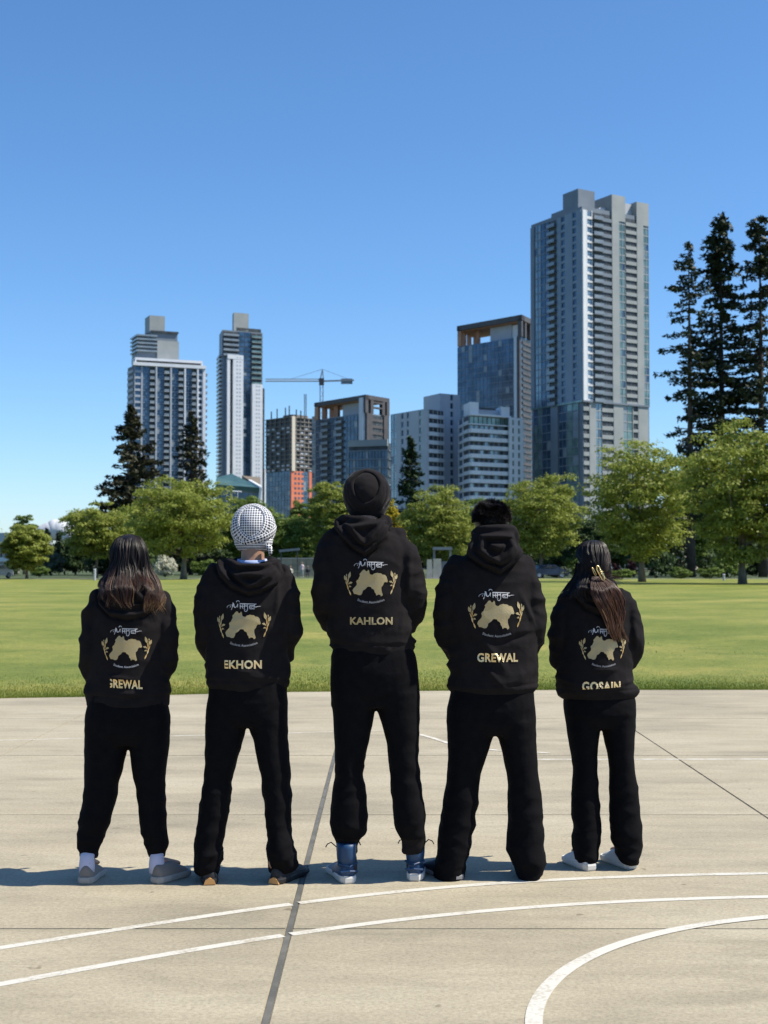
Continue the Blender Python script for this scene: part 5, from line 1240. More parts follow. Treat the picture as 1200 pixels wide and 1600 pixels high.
def blade_(x0, y0, x1, y1, w_, n=6):
    a = np.array([x0, y0]); d = np.array([x1, y1]) - a; nrm = np.array([-d[1], d[0]]) / np.hypot(*d)
    up = [a + d * t + nrm * w_ * math.sin(math.pi * t ** .8) for t in np.linspace(0, 1, n)]; dn = [a + d * t - nrm * w_ * math.sin(math.pi * t ** .8) for t in np.linspace(1, 0, n)]
    return [tuple(p) for p in up + dn[1:-1]]
def zz(x, y): return (x - 238) / 694, -(y - 338) / 694
WH_STEM = [(208, 862, 160, 740, 9), (160, 760, 125, 610, 9), (150, 700, 95, 560, 6), (140, 640, 160, 470, 6), (128, 620, 120, 430, 5), (150, 640, 200, 600, 6), (160, 690, 215, 680, 5)]
WH_LEAF = [(160, 520, 195, 378, 19), (110, 560, 75, 450, 18), (170, 610, 238, 595, 15), (165, 665, 215, 690, 9), (118, 470, 122, 420, 8)]
STROKES = [  # white lettering: centre lines and half widths in photograph zoom units
    ([(270, 270), (272, 245), (300, 222), (345, 212), (372, 205)], 3.5), ([(330, 262), (340, 240), (355, 225)], 4), ([(385, 168), (392, 215), (372, 262), (352, 312)], 8), ([(378, 205), (372, 262), (362, 300)], 6),
    ([(400, 175), (408, 215), (418, 262), (440, 262), (468, 235), (478, 195)], 8), ([(478, 195), (482, 262)], 7), ([(455, 160), (462, 138), (490, 130), (515, 142), (512, 162)], 6), ([(480, 190), (490, 215)], 6),
    ([(395, 235), (430, 265)], 5), ([(520, 188), (620, 192), (740, 194), (848, 196)], 9), ([(530, 205), (532, 290)], 8), ([(532, 240), (570, 245), (612, 240)], 7), ([(572, 205), (575, 262), (590, 292)], 7), ([(610, 200), (612, 298)], 8),
    ([(610, 245), (645, 225), (660, 245), (668, 200)], 7), ([(668, 200), (678, 262), (672, 315), (645, 345), (618, 332), (612, 305), (632, 300)], 6), ([(700, 240), (730, 225), (765, 232), (800, 215), (830, 200)], 8), ([(712, 262), (718, 285), (758, 290), (800, 288)], 7),
    ([(712, 245), (712, 285)], 7), ([(805, 205), (800, 300)], 9), ([(715, 245), (790, 290)], 6), ([(745, 238), (790, 240)], 5), ([(808, 240), (850, 250), (878, 240), (905, 240), (930, 240)], 4), ([(825, 262), (850, 255)], 4)]
def stroke_mesh(S, k, org):
    V = []; F = []
    for P_, w_ in S:
        q = np.array([zz(*p) for p in P_]); t = np.arange(len(q)); tt = np.linspace(0, len(q) - 1, (len(q) - 1) * 5 + 1); c = np.stack([np.interp(tt, t, q[:, i]) for i in (0, 1)], 1)
        for _ in range(2): c[1:-1] = (c[:-2] + 2 * c[1:-1] + c[2:]) / 4
        n0 = len(V); ww = w_ / 694
        for i, p in enumerate(c):
            d = c[min(i + 1, len(c) - 1)] - c[max(i - 1, 0)]; d = d / (np.hypot(*d) + 1e-9); nn = np.array([-d[1], d[0]]) * ww * (.55 + .45 * math.sin(math.pi * min(1, (i + 1) / len(c) + .15)))
            for s_ in (1, -1): e = p + nn * s_; V.append((org[0] + e[0] * k, 0, org[1] + e[1] * k))
        for i in range(len(c) - 1): F.append((n0 + 2 * i, n0 + 2 * i + 1, n0 + 2 * i + 3, n0 + 2 * i + 2))
    return pymesh('script_print', V, F)
def prints(P, hd, bvh, sp):
    x0, x1, ytop = sp['map']; Y_ = -.12; k = P.X(x1, Y_) - P.X(x0, Y_); org = (P.X(x0, Y_), P.Z(ytop, Y_)); sk = sp.get('mapsq', 1.)
    tr = lambda p: (org[0] + p[0] * k, org[1] + p[1] * k * sk)
    def add(name, me, m, off, lim=None):
        me = conform(me, bvh, off, lim); me.name = name; o = link(name, me, m, hd); return o
    add('map_print', curve_fill([[tr(p) for p in MAP]]), M['gold'], .0022)
    for flip in (0, 1):
        def wq(L_, grow=1.):
            out = []
            for a in L_:
                x_0, y_0, x_1, y_1, w_ = a; w_ *= 1.45; p, q = zz(x_0, y_0), zz(x_1, y_1)
                if flip: p, q = (1.0 - p[0] + .03, p[1] + .03), (1.0 - q[0] + .03, q[1] + .03)
                out.append([tr(e) for e in blade_(p[0], p[1], q[0], q[1], w_ / 694)])
            return out
        for i, pl in enumerate(wq(WH_STEM)): 
            if i == 0: mes = []
            mes.append(curve_fill([pl]))
        bm = bmesh.new()
        for q in mes: bm.from_mesh(q)
        me = bpy.data.meshes.new('w'); bm.to_mesh(me); bm.free(); add('wheat_print', me, M['wheat'], .0022)
        bm = bmesh.new()
        for pl in wq(WH_LEAF): bm.from_mesh(curve_fill([pl]))
        me = bpy.data.meshes.new('w'); bm.to_mesh(me); bm.free(); add('wheat_print', me, M['gold'], .0030)
    add('script_print', stroke_mesh(STROKES, k, org), M['silver'], .0026)
    # caption on an arc under the map
    me, h = text_mesh('Student Association', k * .80, .012, 1.06); r = k * 1.0; cx, cz = org[0] + k * .52, org[1] - k * sk * .985
    bm = bmesh.new(); bm.from_mesh(me)
    for v in bm.verts: a = v.co.x / r; rr = r - v.co.z; v.co = (cx + math.sin(a) * rr, 0, cz + r - math.cos(a) * rr)
    bm.to_mesh(me); bm.free(); add('caption_print', me, M['greyprint'] if not sp.get('brightcap') else M['silver'], .0024)
    # surname
    txt, xa, xb, ya, yb, foil = sp['name']; wd = P.X(xb, Y_) - P.X(xa, Y_)
    me, h = text_mesh(txt, wd, .034, 1.06); cx, z0 = (P.X(xa, Y_) + P.X(xb, Y_)) / 2, P.Z(yb, Y_); f = (P.Z(ya, Y_) - z0) / h
    for v in me.vertices: v.co = (v.co.x + cx, 0, v.co.z * f + z0 + sp.get('nslope', 0) * v.co.x)
    lim = [((P.X(a, Y_), 0, P.Z(b, Y_)), (c, 0, d)) for a, b, c, d in sp.get('clip', [])]
    o = add('name_print', me, M[foil], .0024, lim)

# ---- head wear and hair
def band(mb, c, rad, nrm, off, wd, th, n=48, m=10, a0=0., a1=2 * math.pi):
    """flattened roll of cloth lying round an ellipsoid where a tilted plane cuts it"""
    nrm = Vector(nrm).normalized(); u = nrm.cross(Vector((0, 1, 0))); u = (u if u.length > .1 else nrm.cross(Vector((1, 0, 0)))).normalized(); v = nrm.cross(u)
    full = abs(a1 - a0 - 2 * math.pi) < .01; rings = []; k_ = n if full else n + 1; UV = []
    for i in range(k_):
        a = a0 + (a1 - a0) * i / n; d = (u * math.cos(a) + v * math.sin(a))
        # point on ellipsoid in direction within plane shifted by off
        o = nrm * off; A_ = sum((d[j] / rad[j]) ** 2 for j in range(3)); B2 = 2 * sum(d[j] * o[j] / rad[j] ** 2 for j in range(3)); C_ = sum((o[j] / rad[j]) ** 2 for j in range(3)) - 1
        t = (-B2 + math.sqrt(max(0, B2 * B2 - 4 * A_ * C_))) / (2 * A_); p = o + d * t
        g_ = Vector([p[j] / rad[j] ** 2 for j in range(3)]).normalized(); w_ = nrm - g_ * nrm.dot(g_); w_.normalize()
        w2 = wd * (1 + .12 * math.sin(a * 2 + off * 90)); rings.append([c + p + g_ * th * (.55 + math.sin(2 * math.pi * k / m)) + w_ * w2 * math.cos(2 * math.pi * k / m) for k in range(m)])
    V = [q for r in rings for q in r]; F = [(i * m + k, i * m + (k + 1) % m, ((i + 1) % k_) * m + (k + 1) % m, ((i + 1) % k_) * m + k) for i in range(k_ if full else k_ - 1) for k in range(m)]
    if not full: F += [tuple(range(m))[::-1], tuple((k_ - 1) * m + k for k in range(m))]
    mb.add(V, F); return k_, m
def turban(P, body, sp, m, check=False):
    xa, xb, yt, yb = sp['turban']; zt, zb = P.Z(yt), P.Z(yb); cx = (P.X(xa) + P.X(xb)) / 2; R = (P.X(xb) - P.X(xa)) / 2; hz = (zt - zb) / 2
    c = Vector((cx, .03, (zt + zb) / 2)); rad = Vector((R * .86, R * 1.06, hz * .94)); root = None
    def uvobj(mb, name, par, km=None, uvf=None):
        me = mb.mesh(name); uv = me.uv_layers.new(name='UVMap')
        for p in me.polygons:
            for li in p.loop_indices:
                vi = me.loops[li].vertex_index; co = me.vertices[vi].co
                if km:
                    i, k = divmod(vi, km[1]); 
                    if i == 0 and any(me.vertices[v].index >= (km[0] - 1) * km[1] for v in p.vertices): i = km[0]
                    if k == 0 and any(divmod(v, km[1])[1] == km[1] - 1 for v in p.vertices): k = km[1]
                    uv.data[li].uv = (i / km[0] * km[2], k / km[1] * km[3])
                else: uv.data[li].uv = uvf(co)
        bm = bmesh.new(); bm.from_mesh(me); bmesh.ops.recalc_face_normals(bm, faces=bm.faces); bm.to_mesh(me); bm.free()
        return link(name, me, m, par, True)
    mb = MB(); mb.ball(c, rad, 40, 28); t = uvobj(mb, 'turban', body, None, lambda co: ((co.x - c.x) * 9, (co.z - c.z) * 9))
    V = coords(t.data); N_ = normals(t.data); setco(t.data, V + N_ * (.0025 * nz(V, (22, 22, 55), 4))[:, None])
    L_ = [(-1, .55), (1, .47), (-1, .36), (1, .25), (-1, .12), (1, -.02)]
    for i, (s_, of) in enumerate(L_):
        mb = MB(); n_ = Vector((s_ * (.30 + .05 * i), -1, .46 - .03 * i)); k_, mm = band(mb, c, (R * (.85 + .014 * i), R * (1.04 + .008 * i), hz * (.92 + .006 * i)), n_, R * of, .019 + .001 * i, .0065 if check else .0105)
        o = uvobj(mb, 'turban_fold', t, (k_, mm, 5.0, .80)); V = coords(o.data); N_ = normals(o.data); setco(o.data, V + N_ * (.0025 * nz(V, (18, 18, 40), i))[:, None])
    for i, (s_, of) in enumerate(((-1, -.30), (1, -.48))):
        mb = MB(); n_ = Vector((s_ * .30, -.30, 1)); k_, mm = band(mb, c, (R * .90, R * 1.08, hz * .95), n_, hz * of, .019, .008)
        o = uvobj(mb, 'turban_fold', t, (k_, mm, 5.0, .80)); V = coords(o.data); N_ = normals(o.data); setco(o.data, V + N_ * (.0025 * nz(V, (18, 18, 40), i + 8))[:, None])
    if check:
        mb = MB(); q0 = P.pt(417, 851, -.045); mb.tube([q0, q0 + Vector((.012, -.006, -.014)), q0 + Vector((.018, -.002, -.034)), q0 + Vector((.014, .004, -.05))], [(.014, .010), (.017, .013), (.015, .010), (.006, .004)], 12)
        uvobj(mb, 'turban_fold', t, None, lambda co: (co.x * 9, co.z * 9))
    mb = MB(); mb.loft([ring(cx, zb + hz * q, R * f, R * f * 1.05, R * f * 1.05, 32, 2., .03) for q, f in ((.0, .62), (.10, .73), (.30, .84), (.55, .88))]); uvobj(mb, 'turban_fold', t, None, lambda co: (math.atan2(co.x - c.x, -co.y) * 1.05, (co.z - c.z) * 9))
    return t
def check_mat():
    m, t, b = node_mat('checked_turban_cloth'); N, L = t.nodes.new, t.links.new
    uv = N('ShaderNodeTexCoord'); sx = N('ShaderNodeSeparateXYZ'); L(uv.outputs['UV'], sx.inputs[0])
    def m1(op, a, bv=None, src2=None):
        x = N('ShaderNodeMath'); x.operation = op; L(a, x.inputs[0])
        if src2: L(src2, x.inputs[1])
        elif bv is not None: x.inputs[1].default_value = bv
        return x.outputs[0]
    S = 9.5
    fx = m1('FRACT', m1('MULTIPLY', sx.outputs[0], S)); fy = m1('FRACT', m1('MULTIPLY', sx.outputs[1], S))
    a = m1('GREATER_THAN', fx, .34); c = m1('GREATER_THAN', fy, .34); both = m1('MULTIPLY', a, None, c); line_ = m1('MULTIPLY', m1('ADD', a, None, c), .12)
    s_ = m1('MINIMUM', m1('ADD', both, None, line_), 1.)
    mx = N('ShaderNodeMixRGB'); mx.inputs[1].default_value = (.70, .71, .74, 1); mx.inputs[2].default_value = (.012, .012, .02, 1); L(s_, mx.inputs[0]); L(mx.outputs[0], b.inputs['Base Color'])
    b.inputs['Roughness'].default_value = .9; b.inputs['Specular IOR Level'].default_value = .15; return m
M['check'] = check_mat()

def strands(name, paths, widths, tones, parent, m=None, sides=3):
    """paths (n, k, 3) tapered hairs; tones (n, k)"""
    n, k, _ = paths.shape; D = np.gradient(paths, axis=1); D /= np.linalg.norm(D, axis=2, keepdims=True) + 1e-9
    up = np.array([.3, -.9, .2]); U = np.cross(D, up); U /= np.linalg.norm(U, axis=2, keepdims=True) + 1e-9; W = np.cross(D, U)
    tp = np.clip(np.minimum(np.linspace(0, 1, k) * 8 + .4, (1 - np.linspace(0, 1, k)) * 3 + .15), 0, 1)[None, :, None] * widths[:, None, None]
    V = np.stack([paths + tp * (U * math.cos(2 * math.pi * s / sides) + W * math.sin(2 * math.pi * s / sides)) for s in range(sides)], 2)
    idx = np.arange(n * k * sides).reshape(n, k, sides); a = idx[:, :-1]; b = idx[:, 1:]
    F = np.stack([a, np.roll(a, -1, 2), np.roll(b, -1, 2), b], 4 - 1).reshape(-1, 4)
    me = fast(name, V.reshape(-1, 3), F); add_attr(me, 'tone', np.repeat(tones.reshape(-1), sides)); return link(name, me, m or M['hair'], parent, True)
# ---- the five people, from left to right.  Outlines are the photograph's columns and rows at each person's own distance.
def leg_skel(P, rows, foot, yaw):
    out = [Vector((P.X((a + b) / 2), yo, P.Z(py))) for py, a, b, d, yo in rows[1::max(1, len(rows) // 4)]][:4]
    y = ground(*foot).y - P.Y; out.append(Vector((P.X(foot[0], y), y + .05, .09))); return out
def person(px, heel, doff, label, sp):
    P = Person(px, heel, doff, label)
    for s_ in 'LR':
        sp['leg' + s_] = leg_skel(P, sp['leg' + s_ + 'p'], sp['foot' + s_], 0); sp['leg' + s_ + 'yaw'] = sp['yaw' + s_]
        q = []
        for py, ox, r, yo in sp['sl' + s_][1:]: q.append(Vector((P.X(ox, yo) + (1 if s_ == 'L' else -1) * r, yo, P.Z(py, yo))))
        sp['arm' + s_] = [q[1], q[len(q) // 2], q[-2], q[-1]]
    body = build_body(P, sp); hd, hood, full = hoodie(P, body, sp); trousers(P, body, sp)
    bvh = raymesh([hd, hood]); prints(P, hd, bvh, sp)
    for s_ in 'LR': shoe(P, body, sp['foot' + s_], sp['yaw' + s_], sp['shoe'], sp.get('sl', .275))
    return P, body, hd, hood, bvh

# 1: woman, long hair with light ends
sp1 = dict(seed=1, head=(202, 874), hs=.90, neck=(203, 905), sh=(932,), crotch=(204, 1160), bw=.155,
  torso=[(914, 185, 222, .05, .05), (924, 166, 240, .08, .07), (935, 152, 254, .11, .09), (950, 144, 262, .125, .105), (975, 143, 262, .135, .12), (1010, 142, 262, .135, .13), (1045, 141, 262, .135, .13), (1075, 139, 264, .13, .13), (1092, 137, 266, .132, .13), (1104, 136, 267, .13, .125)],
  slL=[(940, 137, .052, .0), (962, 129, .058, -.01), (1000, 127, .060, -.01), (1030, 127, .060, .0), (1052, 131, .058, .04), (1066, 140, .052, .10), (1076, 158, .044, .16), (1082, 182, .036, .19)],
  slR=[(940, 267, .052, .0), (962, 274, .058, -.01), (1000, 277, .060, -.01), (1030, 276, .060, .0), (1052, 270, .058, .04), (1066, 262, .052, .10), (1076, 246, .044, .16), (1082, 224, .036, .19)],
  lumps=[('torus', 204, 914, .085, .075, .026, .012), ('ball', 205, 930, -.075, .115, .055, .06)],
  hood=[(163, 908), (222, 905), (246, 922), (258, 938), (250, 950), (232, 962), (208, 968), (180, 962), (160, 945), (156, 925)], hthick=.026,
  creases=[(206, 955, 236, 975, .012, .007), (225, 930, 205, 962, .010, .009), (170, 1052, 222, 1060, .008, .008), (200, 1085, 222, 1078, .01, .006)],
  hip=[(1075, 144, 258, .115, .12), (1095, 140, 262, .125, .125), (1120, 135, 266.5, .135, .115), (1145, 134, 266, .125, .10), (1162, 136, 264, .10, .09)],
  legLp=[(1140, 134.5, 204, .11, 0), (1162, 134, 203, .105, 0), (1190, 135, 196, .098, 0), (1217, 136, 189, .092, 0), (1251, 133, 181, .086, 0), (1285, 127, 174, .085, 0), (1308, 123.5, 164, .075, .005), (1325, 125, 157, .062, .01), (1331, 128, 154, .05, .012), (1340, 128, 153, .046, .015)],
  legRp=[(1140, 204, 266, .11, 0), (1162, 204, 265, .105, 0), (1190, 207, 262.5, .098, 0), (1217, 211, 259, .092, 0), (1251, 219, 260, .086, 0), (1285, 222.5, 263, .085, 0), (1308, 226, 264, .075, .005), (1325, 231, 263, .062, .01), (1331, 234, 261, .05, .012), (1340, 234, 260, .046, .015)],
  cuff=1331, footL=(136, 1382), footR=(245, 1381), yawL=.06, yawR=.55, shoe='runner', pamp=1.4, sl=.225, map=(172, 223, 993), name=('GREWAL', 168.5, 224, 1061.5, 1075.5, 'foil'), nslope=-.05, clip=[(174, 1060, -1, 0)], brightcap=True)
P1, b1, h1, _, bv1 = person(202, 1381, .07, 'woman with loose dark hair fading to light ends, black hoodie, leftmost in the row', sp1)
# 2: man, checked turban
sp2 = dict(seed=2, head=(395, 838), hs=1.0, neck=(395, 872), sh=(895,), crotch=(388, 1132), bw=.165,
  torso=[(876, 365, 424, .06, .05), (884, 345, 440, .09, .08), (896, 328, 452, .115, .10), (914, 321, 456, .13, .115), (940, 320, 456, .14, .125), (980, 321, 455, .145, .13), (1020, 325, 453, .14, .13), (1045, 326, 451, .135, .13), (1066, 324, 452, .138, .13), (1079, 327, 448, .13, .125)],
  slL=[(899, 321, .056, .0), (922, 309, .064, -.01), (952, 305, .066, -.015), (985, 305, .066, .0), (1008, 311, .062, .05), (1026, 325, .056, .12), (1036, 348, .046, .19), (1040, 376, .036, .22)],
  slR=[(899, 455, .056, .0), (922, 465, .064, -.01), (952, 470, .066, -.015), (985, 472, .066, .0), (1008, 466, .062, .05), (1028, 452, .056, .12), (1036, 432, .046, .19), (1040, 405, .036, .22)],
  lumps=[('torus', 397, 881, .088, .085, .026, .018), ('ball', 398, 903, -.08, .12, .055, .075)],
  hood=[(350, 868), (380, 879), (412, 880), (436, 876), (444, 893), (436, 912), (412, 926), (392, 930), (364, 918), (345, 900), (338, 885)], hthick=.030, hfold=.007,
  creases=[(438, 902, 432, 965, .012, .008), (372, 1046, 402, 1046, .010, .006)],
  hip=[(1050, 334, 442, .115, .12), (1070, 328, 448, .125, .12), (1095, 324.5, 450, .13, .11), (1118, 322, 450, .12, .10), (1133, 323, 450, .10, .09)],
  legLp=[(1110, 323, 388, .11, 0), (1135, 322, 387, .105, 0), (1162, 322, 380, .10, 0), (1190, 321.5, 372, .096, 0), (1217, 320, 365, .092, 0), (1251, 316.5, 361, .09, 0), (1285, 312.5, 355, .092, 0), (1310, 309, 349, .095, 0), (1326, 307.5, 345.5, .10, 0), (1336, 308, 350, .105, .01), (1350, 308, 347, .10, .01), (1362, 310, 344, .09, .02)],
  legRp=[(1110, 388.5, 449.5, .11, 0), (1135, 389, 450, .105, 0), (1162, 397, 451, .10, 0), (1190, 403.5, 453, .096, 0), (1217, 409, 454, .092, 0), (1251, 413, 455, .09, 0), (1285, 417, 454.5, .092, 0), (1310, 420, 458, .095, 0), (1326, 421, 460, .10, 0), (1336, 419, 462, .105, .01), (1350, 420, 466, .10, .015), (1362, 423, 463, .09, .03)],
  footL=(330, 1383), footR=(430, 1382), yawL=-.15, yawR=.45, shoe='black', pamp=1.9, map=(353, 408.5, 955), name=('SEKHON', 341, 410, 1031, 1044.5, 'foil'), clip=[(352.0, 1040, -1, 0)], turban=(359.5, 430.5, 787.5, 861))
P2, b2, h2, _, _ = person(390, 1382, .07, 'man in black hoodie and a black and white checked turban, second from left', sp2)
# 3: tall man, black turban
sp3 = dict(seed=3, head=(573, 785), hs=1.04, neck=(572, 815), sh=(842,), crotch=(587, 1103), bw=.18,
  torso=[(814, 540, 602, .06, .05), (824, 524, 612, .09, .08), (838, 512, 628, .115, .10), (855, 506, 638, .13, .12), (885, 505, 640, .14, .125), (925, 507, 641, .145, .13), (965, 513, 641, .14, .13), (990, 517, 644, .135, .13), (1008, 519, 645, .137, .13), (1024, 519, 647, .13, .125)],
  slL=[(846, 504, .060, .0), (868, 494, .067, -.01), (896, 490.5, .070, -.02), (926, 488.5, .070, -.01), (948, 491, .068, .04), (968, 502, .060, .11), (982, 522, .050, .18), (990, 550, .038, .22)],
  slR=[(846, 637, .060, .0), (868, 652, .067, -.01), (896, 658, .070, -.02), (926, 664, .072, -.01), (945, 665, .068, .04), (964, 658, .062, .10), (980, 645, .052, .17), (990, 615, .038, .22)],
  lumps=[('torus', 570, 819, .092, .085, .028, .012), ('ball', 569, 838, -.08, .125, .055, .075)],
  hood=[(526, 806), (570, 806), (608, 806), (612, 822), (600, 842), (584, 862), (571, 870), (552, 858), (536, 842), (523, 828)], hthick=.032, hfold=.008,
  creases=[(640, 858, 636, 940, .013, .008), (632, 950, 622, 985, .010, .007), (600, 1018, 612, 1010, .01, .008), (570, 1040, 560, 1030, .01, .006)],
  hip=[(1000, 524, 640, .12, .12), (1024, 518, 650, .13, .12), (1050, 516.5, 654, .135, .115), (1080, 516.5, 656, .125, .10), (1104, 518, 656, .10, .09)],
  legLp=[(1080, 517, 587, .115, 0), (1105, 519.5, 586.5, .11, 0), (1127, 521.7, 583, .105, 0), (1160, 524, 576.7, .10, 0), (1193, 525.5, 569, .095, 0), (1215, 525.5, 567, .092, 0), (1243, 520.5, 571.7, .095, 0), (1262, 517.5, 573, .10, 0), (1286, 516, 572, .098, 0), (1302, 520, 569, .08, .005), (1313, 527, 560, .058, .01), (1332, 528, 557, .05, .01)],
  legRp=[(1080, 587.5, 656, .115, 0), (1105, 588, 656, .11, 0), (1127, 595, 656, .105, 0), (1160, 603, 655, .10, 0), (1193, 608, 654, .095, 0), (1215, 610, 656, .092, 0), (1243, 613, 659.5, .095, 0), (1262, 615, 661.7, .10, 0), (1286, 618, 664, .098, 0), (1302, 623, 664, .08, .005), (1313, 629, 663, .058, .01), (1332, 631, 660, .05, .01)],
  cuff=1308, footL=(546, 1381), footR=(647, 1377), yawL=-.30, yawR=.10, shoe='high', pamp=1.4, sl=.28, map=(551, 606, 890), mapsq=.97, name=('KAHLON', 547, 613.5, 964, 976, 'gold'), turban=(536.5, 610, 734.5, 809), brightcap=False)
P3, b3, h3, _, _ = person(580, 1380, .07, 'tallest man in black turban, black hoodie and blue high top trainers, middle of row', sp3)
# 4: man, short hair, hood bunched at the neck
sp4 = dict(seed=4, head=(769, 820), hs=.91, neck=(770, 852), sh=(880,), crotch=(773, 1146), bw=.18,
  torso=[(858, 740, 800, .07, .06), (866, 728, 812, .10, .08), (876, 708, 826, .12, .10), (892, 697, 834, .135, .12), (920, 695, 836, .15, .13), (960, 694, 838, .155, .135), (1000, 698, 838, .15, .135), (1035, 702, 836, .145, .135), (1060, 702, 837, .145, .135), (1076, 701, 837, .14, .13), (1085, 705, 832, .13, .125)],
  slL=[(886, 696, .060, .0), (908, 686, .068, -.01), (940, 680, .072, -.015), (975, 679, .072, .0), (1000, 684, .066, .05), (1018, 696, .058, .12), (1030, 716, .048, .19), (1036, 745, .038, .23)],
  slR=[(886, 832, .060, .0), (908, 842, .068, -.01), (940, 848.5, .072, -.015), (975, 852, .072, .0), (1000, 847, .066, .05), (1018, 836, .058, .12), (1030, 815, .048, .19), (1036, 790, .038, .23)],
  lumps=[('loft', [(829, 744, 799, .085, .05), (834, 740, 803, .10, .06), (848, 736, 806, .115, .07), (862, 728, 813, .125, .07), (872, 728, 812, .12, .07)]), ('ball', 772, 868, -.085, .118, .055, .072)],
  hood=[(738, 824), (804, 824), (810, 842), (817, 862), (803, 880), (778, 898), (752, 886), (726, 868), (735, 845)], hthick=.026, hfold=.008,
  creases=[(745, 990, 790, 1050, .016, .009), (810, 925, 835, 985, .012, .008), (770, 1005, 835, 985, .012, -.007), (735, 1020, 790, 1078, .013, .007), (705, 905, 712, 930, .012, .010)],
  hip=[(1060, 708, 830, .12, .12), (1084, 703, 834, .13, .12), (1105, 698, 835.5, .135, .115), (1127, 697, 837, .125, .10), (1147, 698, 837, .10, .09)],
  legLp=[(1125, 697, 773, .115, 0), (1148, 698, 772.5, .11, 0), (1177, 700, 762, .105, 0), (1210, 699, 749, .10, 0), (1227, 698, 747, .098, 0), (1260, 693, 744, .10, 0), (1293, 687, 740, .105, 0), (1327, 683.5, 732, .112, 0), (1347, 680, 727, .118, .0), (1362, 679, 725, .118, .01), (1372, 682, 723, .115, .01)],
  legRp=[(1125, 773.5, 837, .115, 0), (1148, 774, 837, .11, 0), (1177, 783, 837.5, .105, 0), (1210, 791, 839, .10, 0), (1227, 792.5, 841, .098, 0), (1260, 794, 845, .10, 0), (1293, 792.5, 848, .105, 0), (1327, 792, 849, .11, 0), (1343, 798, 852, .115, .0), (1355, 806, 852, .11, .0), (1368, 808, 843, .10, .0)],
  footL=(716, 1376), footR=(825, 1371), yawL=-.62, yawR=.1, shoe='dark', pamp=1.6, map=(745, 803, 938), name=('GREWAL', 745, 808.5, 1020, 1034, 'foil'))
P4, b4, h4, _, _ = person(770, 1375, .07, 'man with short black hair, black hood bunched at his neck, fourth from left', sp4)
# 5: woman, hair clip
sp5 = dict(seed=5, head=(929, 881), hs=.90, neck=(930, 908), sh=(932,), crotch=(936.5, 1134), bw=.145,
  torso=[(914, 905, 955, .05, .05), (923, 890, 972, .08, .07), (935, 880, 985, .105, .09), (955, 874, 988, .12, .105), (985, 872, 988, .13, .115), (1015, 872, 988, .135, .12), (1045, 871, 988, .135, .12), (1066, 871, 991, .14, .125), (1078, 868, 996, .145, .13), (1087, 871, 995, .13, .12), (1093, 878, 989, .12, .115)],
  slL=[(940, 875, .050, .0), (958, 864, .056, -.01), (985, 858.5, .060, -.01), (1015, 858, .060, .0), (1036, 862, .056, .04), (1050, 872, .050, .10), (1058, 890, .042, .16), (1062, 912, .034, .19)],
  slR=[(940, 986, .050, .0), (958, 997, .056, -.01), (985, 1002, .060, -.01), (1006, 1003.5, .060, .0), (1024, 999, .056, .04), (1040, 989, .050, .10), (1050, 972, .042, .16), (1056, 948, .034, .19)],
  lumps=[('torus', 931, 914, .082, .072, .024, .01), ('ball', 930, 930, -.07, .105, .05, .055)],
  hood=[(898, 912), (930, 917), (960, 912), (970, 930), (952, 950), (932, 960), (908, 950), (893, 930)], hthick=.024,
  creases=[(862, 1052, 905, 1070, .012, .008), (915, 1045, 960, 1043, .01, .007), (985, 965, 988, 1020, .012, .007), (960, 1066, 995, 1060, .01, .007)],
  hip=[(1075, 884, 986, .11, .11), (1095, 880, 991, .12, .11), (1115, 881, 991.5, .125, .105), (1136, 885, 991, .095, .09)],
  legLp=[(1115, 882, 936.5, .10, 0), (1136, 884.5, 936, .098, 0), (1155, 887, 934, .092, 0), (1180, 891, 931.5, .085, 0), (1202, 894, 931.5, .078, 0), (1234, 892, 933, .076, 0), (1266, 891, 935, .08, 0), (1297, 893.5, 936, .088, 0), (1320, 893.5, 934, .092, 0), (1336, 897, 931, .092, .0), (1347, 901, 929, .088, .01)],
  legRp=[(1115, 937, 991.5, .10, 0), (1136, 938.5, 990.5, .098, 0), (1155, 942, 989, .092, 0), (1180, 948, 988, .085, 0), (1202, 950.5, 990, .078, 0), (1234, 950.5, 994.5, .076, 0), (1266, 950.5, 997, .08, 0), (1297, 952, 999.5, .088, 0), (1320, 955, 998, .092, 0), (1336, 961, 995, .092, .0), (1347, 968, 994, .088, .01)],
  footL=(921, 1361), footR=(985, 1358), yawL=-.36, yawR=-.42, shoe='white', pamp=1.4, sl=.24, map=(916, 965, 993.5), name=('GOSAIN', 907.5, 968, 1064.5, 1079.5, 'foil'), clip=[(920, 1076, .06, -1)])
P5, b5, h5, _, bv5 = person(938, 1360, .07, 'woman with long brown hair in a gold claw clip, black hoodie, rightmost in row', sp5)

# socks, collar, ankle
for P, b_, spq, mm in ((P1, b1, sp1, SM['sock']), (P3, b3, sp3, SM['lace'])):
    for s_ in 'LR':
        f_ = spq['leg' + s_][-1]; t_ = spq['leg' + s_][-2]; mb = MB(); mb.tube([f_ + Vector((0, 0, -.05)), f_ + Vector((0, 0, -.01)), f_ + Vector((0, 0, .02)), f_.lerp(Vector((t_.x, t_.y, .16)), .7)], [.036, .037, .034, .031], 16); mb.build('sock', mm, b_, True)
mb = MB(); n = 24; rr = []
for i in range(n):
    a = 2 * math.pi * i / n; c = Vector((P2.X(394), .0, P2.Z(878))); d = Vector((math.cos(a) * .066, math.sin(a) * .066, .006 * math.sin(a))); e = d.normalized()
    rr.append([c + d * 1.0 + e * .007 * math.cos(2 * math.pi * k / 6) + Vector((0, 0, .015 * math.sin(2 * math.pi * k / 6))) for k in range(6)])
